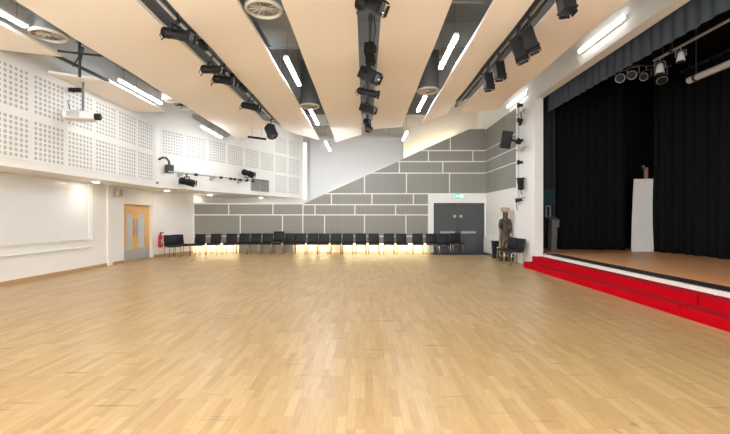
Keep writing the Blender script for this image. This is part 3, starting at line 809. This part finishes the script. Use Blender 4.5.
spotlight('third black lantern under the left lighting bar, just behind the second', (-3.04, 8.35, ZB), (.95,-.1,-.18), .46, .085, .25, G)
spotlight('fourth black lantern under the left lighting bar', (-3.04, 10.3, ZB), (.95,-.1,-.22), .48, .085, .26, G)
spotlight('boxy black lantern at the far end of the left lighting bar', (-3.04, 12.6, ZB), (.35,-.3,-.8), .40, .12, .40, G, 'box')
for yy, lab in ((7.15, 'small black socket box on the left lighting bar'), (8.9, 'black dimmer box on the left lighting bar beyond the third lantern'), (9.5, 'long black dimmer box on the left lighting bar')):
    t = thing('socket_box', lab, 'socket box', (-2.98, yy, ZB-.05))
    MB().rbox((-2.97, yy, ZB-.03), (.05, .12 if yy < 8 else .22, .06), .012).build('case', BLACKP, t)
    MB().tube([(-2.97, yy-.1, ZB-.05), (-2.92, yy-.3, ZB-.12), (-2.98, yy-.6, ZB-.03)], .012, 6).build('cable', BLACKP, t)
G = 'lanterns on the central bar'
spotlight('nearest black lantern on the central bar, tilted down right', (.06, 5.45, ZB), (.70,-.45,-.42), .46, .09, .22, G)
spotlight('second black lantern on the central bar, seen end on', (.09, 7.0, ZB), (.1,.9,-.35), .36, .085, .24, G, 'box')
spotlight('third black lantern on the central bar, turned right', (.09, 8.1, ZB), (.75,-.5,-.5), .42, .115, .24, G, 'box')
spotlight('fourth black lantern on the central bar, lying across the slot', (.05, 9.2, ZB), (.97,-.1,-.25), .50, .08, .24, G)
spotlight('fifth black lantern on the central bar', (.07, 10.6, ZB), (.8,-.5,-.35), .42, .095, .24, G, 'box')
spotlight('farthest black lantern at the end of the central bar', (.07, 12.2, ZB), (.2,-.5,-.85), .40, .10, .28, G)
G = 'floodlights on the right bar'
spotlight('black floodlight nearest the camera on the right bar, cut by the picture top', (2.68, 5.2, ZB), (.12,-.05,-1), .30, .085, .30, G, 'box')
spotlight('large black floodlight, right one of the big pair on the right bar', (2.63, 6.22, ZB), (.30,-.15,-1), .35, .09, .36, G, 'box')
spotlight('large black floodlight, left one of the big pair on the right bar', (2.57, 6.52, ZB), (.30,-.15,-1), .37, .095, .38, G, 'box')
spotlight('smaller black floodlight, right one of the far pair on the right bar', (2.60, 7.55, ZB), (.15,-.05,-1), .30, .085, .34, G, 'box')
spotlight('smaller black floodlight, left one of the far pair on the right bar', (2.56, 8.1, ZB), (.15,-.05,-1), .30, .085, .36, G, 'box')

# ---------------------------------------------------------------- projection screen behind the sloping wall
t = thing('projection_screen', 'large white projection screen hanging behind the sloping grey wall', 'projection screen', (-.6, 21.2, EYE+1))
MB().box(-3.05, 2.1, 21.22, 21.38, EYE+4.26, EYE+4.40).build('housing', LABELW, t)
MB().box(-2.98, 2.04, 21.28, 21.29, EYE+.9, EYE+4.27).build('fabric', SCREEN, t)
MB().box(-2.98, 2.04, 21.26, 21.31, EYE+.86, EYE+.90).build('weight_bar', LABELW, t)
for x in (-2.6, 1.3): MB().cyl((x, 21.3, EYE+4.38), (x, 21.3, TOP), .01, 6).build('hanger', GREYM, t)

# ---------------------------------------------------------------- chairs
def chair_proto(label, loc, group):
    t = thing('padded_chair', label, 'chair', (0,0,0), group)
    MB().rbox((0, -.01, .435), (.214, .225, .035), .03).build('seat', LEATHER, t)
    M = Matrix.Rotation(math.radians(-10), 4, 'X')
    b = MB(); b.rbox((0, .215, .645), (.214, .034, .185), .03, M); b.build('backrest', LEATHER, t)
    for s in (-1, 1):
        x = s*.197
        MB().tube([(x, -.185, .40), (x, -.205, .39), (x*1.02, -.215, .36), (x*1.04, -.225, .0)], .0125, 8).build('leg', CHROME, t)
        MB().tube([(x, .10, .405), (x, .17, .40), (x*1.02, .19, .36), (x*1.04, .225, .0)], .0125, 8).build('leg', CHROME, t)
    m = MB()
    for s in (-1, 1):
        x = s*.197
        m.tube([(x, -.19, .395), (x, .12, .395)], .0125, 8)
        m.tube([(x, .10, .395), (x*.98, .175, .42), (x*.96, .20, .52), (x*.95, .255, .76)], .012, 8)
    m.tube([(-.197, -.17, .395), (.197, -.17, .395)], .011, 8); m.tube([(-.197, .12, .395), (.197, .12, .395)], .011, 8)
    m.build('frame', CHROME, t)
    return t
GR = 'black chairs along the grey panelled wall'
pc = [200, 215.9, 231.8, 244.6, 255.9, 267.8, 279.2, 290.0, 300.8, 313.1, 324, 336.2, 348, 361, 373.8, 388.6, 401.5, 417.3, 431]
ys = [15.2, 15.5, 15.62, 15.78, 15.78, 15.78, 15.74, 15.8, 15.78, 15.76, 15.70, 15.76, 15.62, 15.70, 15.68, 15.66, 15.66, 15.64, 15.6]
ordn = ['first', 'second', 'third', 'fourth', 'fifth', 'sixth', 'seventh', 'eighth', 'ninth', 'tenth', 'eleventh', 'twelfth', 'thirteenth', 'fourteenth', 'fifteenth', 'sixteenth', 'seventeenth', 'eighteenth', 'nineteenth']
proto = None
for i, (p, y) in enumerate(zip(pc, ys)):
    x = (p-365)*(y+.22)/F
    lab = '%s black padded chair from the left end of the row under the grey wall' % ordn[i]
    rz = random.uniform(-.06, .06)
    if proto is None:
        proto = chair_proto(lab, None, GR); proto.location = (x, y, 0); proto.rotation_euler = (0,0,rz)
    else: copy_tree(proto, (x, y, 0), rz, lab)
copy_tree(proto, ((279.2-365)*15.93/F, 15.70, .085), .02, 'black padded chair stacked on the seventh chair of the row under the grey wall')
copy_tree(proto, ((443-365)*15.45/F, 15.25, .012*0), -.04, 'black padded chair in front of the left grey door, set forward')
copy_tree(proto, ((455.5-365)*15.95/F, 15.75, .012), .03, 'black padded chair against the middle of the grey double doors')
copy_tree(proto, (-7.12, 14.42, 0), math.radians(52), 'black padded chair beside the fire extinguisher, facing right', 'black chairs at the left corner')
copy_tree(proto, (-7.02, 14.95, 0), math.radians(60), 'black padded chair turned right, between extinguisher chair and the grey wall row', 'black chairs at the left corner')
copy_tree(proto, (4.64, 12.80, 0), math.radians(-80), 'black padded chair against the right wall, next to the carved statue', 'black chairs by the stage steps')
copy_tree(proto, (4.66, 12.18, 0), math.radians(-80), 'black padded chair against the right wall, nearest the red steps', 'black chairs by the stage steps')

# ---------------------------------------------------------------- right wall fittings
xw = XR
t = thing('lighting_pole', 'vertical grey lighting pole with clamps on the white right wall', 'lighting pole', (xw-.13, 12.5, 2.0))
MB().cyl((xw-.13, 12.5, EYE+.40), (xw-.13, 12.5, EYE+3.66), .024, 10).build('pole', GREYM, t)
for z in (.55, 1.75, 2.45, 3.1, 3.58):
    m = MB(); m.box(xw-.17, xw, 12.46, 12.54, EYE+z-.04, EYE+z+.04); m.cyl((xw-.13, 12.5, EYE+z-.07), (xw-.13, 12.5, EYE+z+.07), .045, 10); m.build('clamp', BLACKP, t)
for z, y1 in ((3.30, 11.9), (2.15, 11.9), (.60, 11.95)):
    m = MB(); m.cyl((xw-.14, 12.75, EYE+z), (xw-.14, y1, EYE+z), .022, 8); m.cyl((xw-.14, y1+.15, EYE+z-.10), (xw-.14, y1+.15, EYE+z+.04), .028, 8); m.build('arm', GREYM, t)
m = MB(); m.tube([(xw-.13, 12.3, EYE+3.3), (xw-.13, 12.28, EYE+3.0), (xw-.13, 12.36, EYE+2.9)], .02, 6); m.lathe((xw-.13, 12.36, EYE+3.08), (0,0,-1), [(0,.02),(.02,.045),(.16,.05),(.18,.03)], 10); m.build('socket', BLACKP, t)
t = spotlight('small black lamp low on the wall lighting pole', (xw-.14, 12.3, EYE+.98), (-.1,-.1,1), .34, .095, -.04, 'wall pole lamp', 'par')
t = thing('hanging_connector', 'small dark cable connector hanging from the wall pole', 'cable', (xw-.13, 12.62, EYE+.25))
m = MB(); m.tube([(xw-.10, 12.55, EYE+.58), (xw-.12, 12.66, EYE+.56), (xw-.12, 12.68, EYE+.40), (xw-.12, 12.64, EYE+.22)], .013, 6); m.build('cable', BLACKP, t)
MB().lathe((xw-.12, 12.66, EYE+.60), (0,0,-1), [(0,.03),(.02,.055),(.10,.055),(.13,.03)], 10).build('plug', BLACKP, t)
# loudspeaker
c = P(506.5, 139.5, 12.35)
t = thing('loudspeaker', 'black loudspeaker tilted on a bracket arm before the grey side panels', 'loudspeaker', tuple(c))
M = Euler((math.radians(14), math.radians(10), math.radians(-18)), 'XYZ').to_matrix().to_4x4()
MB().rbox(c, (.16, .15, .27), .02, M).build('cabinet', BLACKP, t)
m = MB(); m.rbox(c+(M@Vector((0,-.152,0))), (.14, .006, .25), .004, M); m.build('grille', BLACKM, t)
m = MB(); m.bar(c+(M@Vector((.12,.05,0))), Vector((xw-.13, 12.5, c.z-.05)), .05, .05); m.box(xw-.19, xw-.07, 12.44, 12.56, c.z-.12, c.z+.03); m.build('bracket_arm', BLACKM, t)

# white low heater panel, black bin, statue
t = thing('wall_heater', 'low white heater cabinet on the right wall beside the grey doors', 'heater', (xw-.06, 15.3, .08))
MB().rbox((xw-.09, 15.28, .37), (.08, .78, .29), .015).build('casing', WHITE, t)
MB().box(xw-.165, xw-.005, 14.52, 16.04, .66, .675).build('top_grille', LABELW, t)
t = thing('black_bin', 'black square bin between the white heater and the statue', 'bin', (xw-.24, 14.18, 0))
m = MB()
vs = []
for z, h in ((0, .13), (.58, .16)):
    for a, b in ((-1,-1),(1,-1),(1,1),(-1,1)): vs.append((xw-.24+a*h, 14.2+b*h, z))
m.add(vs, [(0,3,2,1),(4,5,6,7),(0,1,5,4),(1,2,6,5),(2,3,7,6),(3,0,4,7)]); m.build('body', BLACKP, t)
MB().rbox((xw-.24, 14.2, .60), (.175, .175, .03), .02).build('lid', BLACKM, t)
m = MB(); m.box(xw-.30, xw-.18, 14.035, 14.05, .30, .42); m.build('label_plate', LABELW, t)

def skin_mesh(name, verts, edges, rad, m, parent, loc):
    me = bpy.data.meshes.new(name); me.from_pydata([Vector(v) for v in verts], edges, [])
    o = bpy.data.objects.new(name, me); C.objects.link(o)
    me.materials.append(m)
    sk = o.modifiers.new('skin', 'SKIN')
    for i, r in enumerate(rad):
        d = me.skin_vertices[0].data[i]; d.radius = (r, r) if not isinstance(r, tuple) else r
        d.use_root = (i == 0)
    su = o.modifiers.new('sub', 'SUBSURF'); su.levels = 1; su.render_levels = 1
    o.parent = parent; o.location = loc; o['_w'] = (0,0,0)
    return o
sx, sy = 4.80, 13.35
t = thing('carved_statue', 'tall dark carved wooden statue of a standing figure by the right wall', 'statue', (sx, sy, 0))
MB().prism([(sx-.20, sy-.18, 0), (sx+.22, sy-.18, 0), (sx+.20, sy+.16, 0), (sx-.18, sy+.16, 0)], (0,0,.16)).build('base', CARVED, t)
V = [(0,0,.94), (0,-.01,1.12), (0,0,1.32), (0,0,1.45), (0,-.02,1.56), (0,-.02,1.74),          # pelvis..head
     (-.09,0,.84), (-.10,-.05,.50), (-.10,0,.17), (.09,0,.84), (.10,-.05,.50), (.10,0,.17),
     (-.16,0,1.38), (-.21,-.03,1.16), (-.08,-.15,1.06), (.15,0,1.38), (.18,-.03,1.14), (.10,-.15,.96)]
E = [(0,1),(1,2),(2,3),(3,4),(4,5),(0,6),(6,7),(7,8),(0,9),(9,10),(10,11),(2,12),(12,13),(13,14),(2,15),(15,16),(16,17)]
R = [.12,.10,.125,.07,.10,.105,.09,.07,.08,.09,.07,.08,.065,.05,.05,.065,.05,.05]
skin_mesh('figure', V, E, R, CARVED, t, (0,0,0))
m = MB(); m.lathe((sx, sy, 1.655), (0,0,1), [(0,.10),(.03,.12),(.05,.15),(.09,.14),(.13,.155),(.16,.15),(.17,.10)], 14); m.build('headdress', CARVEL, t)
m = MB(); m.lathe((sx, sy-.125, 1.61), (0,-.6,-.25), [(0,.022),(.05,.014)], 8)
for s in (-1, 1): m.lathe((sx+s*.04, sy-.11, 1.66), (0,-1,0), [(0,.02),(.018,.016),(.02,.005)], 8)
m.bar((sx-.035, sy-.118, 1.55), (sx+.035, sy-.118, 1.55), .012, .012); m.build('face', CARVED, t)
MB().lathe((sx, sy, .70), (0,0,1), [(0,.165),(.05,.16),(.10,.15),(.20,.14),(.22,.13)], 14).build('carved_skirt', CARVED, t); MB().lathe((sx, sy, 1.34), (0,0,1), [(0,.14),(.03,.165),(.06,.14)], 14).build('carved_collar', CARVED, t)
V2 = [(.16,-.16,.40), (.16,-.16,.56), (.16,-.17,.66), (.16,-.18,.74), (.11,-.16,.30), (.11,-.16,.17), (.20,-.16,.30), (.20,-.16,.17), (.08,-.19,.50), (.23,-.19,.50)]
E2 = [(0,1),(1,2),(2,3),(0,4),(4,5),(0,6),(6,7),(1,8),(1,9)]
skin_mesh('small_figure', V2, E2, [.075,.08,.05,.07,.05,.05,.05,.05,.035,.035], CARVED, t, (0,0,0))
m = MB(); m.box(sx-.15, sx+.10, sy+.165, sy+.20, 0.0, 1.30); m.build('backing_board', CARVEL, t)

# ---------------------------------------------------------------- stage
ZS = EYE-1.11
t = thing('stage', 'raised wooden stage with a white front edge and a black strip', 'stage', (7.5, 6, 0))
MB().box(XJ+.02, 9.9, YN+.1, 13.95, 0.02, ZS-.001).build('carcass', BLACKWALL, t)
MB().box(XJ+.42, 9.9, YN+.1, 13.9, ZS, ZS+.02).build('deck', STAGEW, t)
MB().box(XJ+.06, XJ+.42, YN+.1, YJ-.02, ZS, ZS+.016).build('black_edge_strip', mat('black_rubber', (.012,.012,.012), .7), t)
MB().box(XJ+.06, XJ+.42, YJ-.02, 13.9, ZS, ZS+.02).build('deck_end', STAGEW, t)
MB().box(XJ-.02, XJ+.06, YP+.01, YJ-.01, 0.3, ZS+.004).build('white_front_edge', WHITE, t)
for a, b, lab in ((5.88, 11.68, 'red carpeted two tier stage steps, far section towards the statue'), (YP+.02, 5.86, 'red carpeted two tier stage steps, near section at the right edge')):
    t = thing('stage_steps', lab, 'stage steps', (5.0, (a+b)/2, 0), 'red stage steps')
    for nm, x0, x1, z0, z1 in (('lower_step', 4.74, 5.04, 0, .165), ('upper_step', 5.00, XJ-.03, 0, .325)):
        o = MB().box(x0, x1, a, b if nm == 'lower_step' else b-.02, z0, z1).build(nm, REDC, t)
        MB().box(x0-.001 if nm=='x' else x0+.03, x1-.001, a+.004, b-.024, z1, z1+.004).build('tread', REDT, o)
        MB().box(x0-.004, x0+.03, a+.002, b-.022, z1-.012, z1+.005).build('nosing', REDT, o)

def curtain(name, label, path, z0, z1, pitch, amp, material, group, hem=True, flare=.0):
    """pleated cloth hung along a plan path"""
    pts = [Vector((x, y, 0)) for x, y in path]
    m = MB(); cols = []
    total = sum((pts[i+1]-pts[i]).length for i in range(len(pts)-1))
    n = max(8, int(total/pitch*8)); nz = 10
    def at(s):
        for i in range(len(pts)-1):
            L = (pts[i+1]-pts[i]).length
            if s <= L or i == len(pts)-2:
                d = (pts[i+1]-pts[i]).normalized(); return pts[i]+d*s, Vector((-d.y, d.x, 0))
            s -= L
    rnd = random.Random(len(label)); ph = [rnd.uniform(.6, 1.3) for _ in range(n+2)]
    off = 0
    vs = []
    for i in range(n+1):
        s = total*i/n; p, nn = at(s)
        k = s/pitch*2*PI
        for j in range(nz+1):
            h = j/nz
            w = amp*(1.0-.35*h)*(math.sin(k + .5*math.sin(s*1.3+h*.6)) + .35*math.sin(k*.47+1.3+h))*ph[min(int(i/8), n)]
            vs.append(p + nn*(w) + Vector((0, 0, z0+(z1-z0)*h)))
    fs = []
    for i in range(n):
        for j in range(nz):
            a = i*(nz+1)+j; fs.append((a, a+nz+1, a+nz+2, a+1))
    m.add(vs, fs, 0, True)
    o = m.build(name, material)
    so = o.modifiers.new('thick', 'SOLIDIFY'); so.thickness = .008
    return tag(o, label, 'curtain', group)
ZD = ZS+.022
curtain('stage_valance', 'charcoal pleated valance across the top of the stage opening', [(XJ+.12, YJ-.03), (XJ+.12, YP)], EYE+3.10, HZ+.25, .27, .020, VALANCE, None)
curtain('stage_curtain', 'black leg curtain at the far side of the stage, left one', [(6.50, 13.2), (7.78, 12.85)], ZD, EYE+4.5, .24, .05, VELVET, 'black stage curtains')
curtain('stage_curtain', 'black curtain at the far corner of the stage, left of the white board', [(7.55, 13.05), (8.52, 12.75)], ZD, EYE+4.5, .24, .05, VELVET, 'black stage curtains')
curtain('stage_curtain', 'long black backdrop curtain along the rear of the stage at right', [(9.05, 12.25), (9.35, 11.6), (9.40, 2.0)], ZD, EYE+4.25, .38, .095, VELVET, 'black stage curtains')
curtain('stage_curtain', 'narrow charcoal drape just inside the far end of the stage opening', [(6.0, 13.5), (6.56, 13.42)], ZD, EYE+4.5, .22, .02, mat('charcoal_drape', (.034,.036,.040), .85, spec=.2), 'black stage curtains')
tag(MB().box(6.08, 6.46, 13.30, 13.33, EYE+.42, EYE+.95).build('teal_board', TEAL), 'dim teal board behind the curtain at the far end of the stage', 'board')
# pale board standing on the stage
c0 = P(633, 252, 12.4); c1 = P(652.6, 252, 12.3)
t = thing('white_flat', 'tall off white scenery board standing between the black stage curtains', 'scenery board', ((c0.x+c1.x)/2, 12.35, ZS+.02))
H = ZS+2.30
m = MB()
front = []
n = 8
for i in range(n+1):
    h = i/n; xl = 8.50+.085*(h**1.5)*1.0; xr = 9.11-.03*math.sin(h*PI)-.02*h
    front.append((xl, xr, ZS+.02+(H-ZS)*h))
vs = []
for xl, xr, z in front: vs += [(xl, 12.42, z), (xr, 12.30, z), (xr, 12.34, z), (xl, 12.46, z)]
fs = [(0,3,2,1)]
for i in range(n):
    a = i*4
    for j in range(4): fs.append((a+j, a+(j+1)%4, a+4+(j+1)%4, a+4+j))
fs.append((n*4, n*4+1, n*4+2, n*4+3))
m.add(vs, fs); m.build('board', CARD, t)
m = MB(); m.box(8.55, 9.0, 12.47, 12.50, ZS+.02, ZS+.12); m.bar((8.8, 12.48, ZS+.9), (8.8, 12.75, ZS+.02), .05, .03); m.build('brace', PINK, t)
t = thing('timber_post', 'pale timber post with a metal cap standing behind the white board', 'post', (9.02, 12.55, ZS+.02))
MB().box(8.99, 9.09, 12.52, 12.57, ZS+.02, ZS+2.62).build('post', PINK, t)
m = MB(); m.box(8.93, 9.09, 12.51, 12.58, ZS+2.62, ZS+2.70); m.box(8.93, 8.97, 12.51, 12.58, ZS+2.62, ZS+2.78); m.build('cap', GREYM, t)
# lectern
lx, ly = 6.14, 12.75
t = thing('lectern', 'grey pedestal lectern with an upright frame at the far side of the stage', 'lectern', (lx, ly, ZS+.02))
m = MB(); m.box(lx-.16, lx+.14, ly-.16, ly+.16, ZS+.02, ZS+.05); m.build('base', GREYC, t)
m = MB(); m.add([(lx-.11, ly-.12, ZS+.05), (lx+.06, ly-.12, ZS+.05), (lx+.06, ly+.12, ZS+.05), (lx-.11, ly+.12, ZS+.05), (lx-.08, ly-.12, ZS+1.0), (lx+.10, ly-.12, ZS+1.0), (lx+.10, ly+.12, ZS+1.0), (lx-.08, ly+.12, ZS+1.0)],
    [(0,3,2,1),(4,5,6,7),(0,1,5,4),(1,2,6,5),(2,3,7,6),(3,0,4,7)]); m.build('column', GREYC, t)
m = MB(); m.prism([(lx-.14, ly-.2, ZS+.98), (lx-.14, ly+.18, ZS+1.12), (lx-.14, ly+.18, ZS+1.16), (lx-.14, ly-.2, ZS+1.02)], (.26, 0, 0)); m.box(lx+.05, lx+.13, ly-.16, ly+.1, ZS+.78, ZS+1.0); m.build('reading_top', GREYC, t)
m = MB()
for a, b in (((-.19,1.10),(-.19,1.46)), ((-.05,1.10),(-.05,1.46))): m.box(lx+a[0]-.02, lx+a[0]+.02, ly+.05, ly+.09, ZS+a[1], ZS+b[1])
m.box(lx-.21, lx-.03, ly+.05, ly+.09, ZS+1.44, ZS+1.49); m.build('upright_frame', GREYM, t)

# stage lighting
t = thing('stage_lighting_bar', 'pale metal lighting bar under the valance above the stage', 'lighting bar', (6.3, 5, EYE+3.41))
MB().cyl((6.3, 8.5, EYE+3.41), (6.3, 1.5, EYE+3.41), .03, 10).build('bar', GREYM, t)
for yy in (8.0, 6.6, 4.6, 2.5):
    m = MB(); m.cyl((6.3, yy, EYE+3.41), (6.3, yy, EYE+4.60), .012, 8); m.cyl((6.3, yy-.035, EYE+3.41), (6.3, yy+.035, EYE+3.41), .05, 10); m.build('hanger', DGREY, t)
t = thing('screen_roll', 'pale rolled screen tube hanging in front of the black backdrop', 'screen roll', (7.6, 6, EYE+3.2))
MB().cyl((7.6, 9.15, EYE+3.2), (7.6, 2.0, EYE+3.2), .075, 16).build('roll', mat('screen_roll_cloth', (.52,.49,.47), .5), t)
for yy in (8.95, 5.8, 3.0):
    m = MB(); m.cyl((7.6, yy, EYE+3.26), (7.6, yy, EYE+4.60), .012, 8); m.cyl((7.6, yy-.03, EYE+3.2), (7.6, yy+.03, EYE+3.2), .09, 14); m.build('hanger', DGREY, t)
t = thing('curtain_track', 'black curtain track with hooks above the backdrop', 'curtain track', (9.3, 6, EYE+4.25))
MB().box(9.36, 9.44, 2.0, 11.6, EYE+4.27, EYE+4.33).build('track', DGREY, t)
for k in range(48): MB().cyl((9.40, 2.1+.2*k, EYE+4.265), (9.40, 2.1+.2*k, EYE+4.28), .012, 6).build('hook', GREYM, t)
for yy in (2.5, 5.5, 8.5, 11.3): MB().cyl((9.40, yy, EYE+4.32), (9.40, yy, EYE+4.60), .014, 6).build('hanger', DGREY, t)
SILB = mat('pale_lantern', (.62,.62,.60), .45)
SIL = mat('silver_lantern', (.34,.34,.33), .4, .5)
def small_flood(label, p, d, L, r, top, bm=BLACKM):
    t = thing('stage_light', label, 'stage light', tuple(p), 'small lanterns above the stage')
    p = Vector(p); d = Vector(d).normalized()
    b = MB().lathe(p-d*L*.5, d, [(0,r*.4),(L*.1,r*.7),(L*.5,r*.8),(L*.9,r),(L,r)], 14).build('body', bm, t)
    MB().lathe(p+d*L*.46, d, [(0,r*.9),(L*.06,r*1.05),(L*.10,r*.96)], 14).build('front_ring', SIL, b)
    MB().lathe(p+d*L*.56, d, [(0,r*.86),(L*.02,r*.84)], 14).build('lens', BLACKP, b)
    m = MB(); sdv = d.cross(Vector((0,0,1))); sdv = sdv.normalized() if sdv.length > .1 else Vector((0,1,0))
    for s in (-1,1): m.bar(p+sdv*s*r*1.1, p+sdv*s*r*1.1+Vector((0,0,r*1.6)), .02, .006)
    m.bar(p-sdv*r*1.15+Vector((0,0,r*1.6)), p+sdv*r*1.15+Vector((0,0,r*1.6)), .02, .006)
    m.cyl(p+Vector((0,0,r*1.6)), (p.x, p.y, top), .012, 6); m.build('yoke', SIL, t)
    return t
ft = EYE+3.42
small_flood('silver fronted lantern at the far end of the stage lighting bar', (6.3, 8.33, EYE+3.17), (-.1,-.1,-1), .22, .085, ft, SILB)
small_flood('silver fronted lantern further along the stage lighting bar', (6.3, 7.78, EYE+3.20), (-.1,-.1,-1), .20, .075, ft, SILB)
t = thing('stage_lighting_bar', 'short dark lighting bar above the far side of the stage', 'lighting bar', (6.1, 8.9, EYE+3.5))
MB().cyl((5.55, 8.9, EYE+3.45), (7.0, 8.9, EYE+3.45), .024, 8).build('bar', DGREY, t)
for x in (5.8, 6.8): MB().cyl((x, 8.9, EYE+3.45), (x, 8.9, EYE+4.60), .012, 6).build('hanger', DGREY, t)
small_flood('dark lantern with a silver rim behind the valance edge', (6.12, 8.9, EYE+3.25), (-.6,-.6,-.3), .26, .10, EYE+3.45)
small_flood('lantern facing left in the cluster above the stage', (6.42, 8.9, EYE+3.20), (-.8,-.5,-.2), .24, .09, EYE+3.45)
small_flood('black lantern at the rear of the cluster above the stage', (6.75, 8.9, EYE+3.22), (-.2,-.5,-.8), .30, .11, EYE+3.45)
small_flood('black lantern closest to the valance above the stage', (5.85, 8.9, EYE+3.16), (-.7,-.7,-.2), .20, .10, EYE+3.45)

# ---------------------------------------------------------------- camera, world, view
cam = bpy.data.cameras.new('camera'); co = bpy.data.objects.new('camera', cam); C.objects.link(co)
co.location = (0, 0, EYE); co.rotation_euler = (PI/2, 0, 0)
cam.sensor_fit = 'HORIZONTAL'; cam.sensor_width = 36; cam.lens = 36*F/730; cam.clip_start = .05; cam.clip_end = 100
sc = bpy.context.scene; sc.camera = co
wd = bpy.data.worlds.new('world'); sc.world = wd; wd.use_nodes = True
wd.node_tree.nodes['Background'].inputs[0].default_value = (.9,.95,1,1); wd.node_tree.nodes['Background'].inputs[1].default_value = .5
sc.view_settings.view_transform = 'Standard'; sc.view_settings.look = 'None'
sc.view_settings.exposure = 2.42; sc.view_settings.gamma = 1; sc.view_settings.use_curve_mapping = False
for o in sc.objects:
    if '_w' in o: del o['_w']
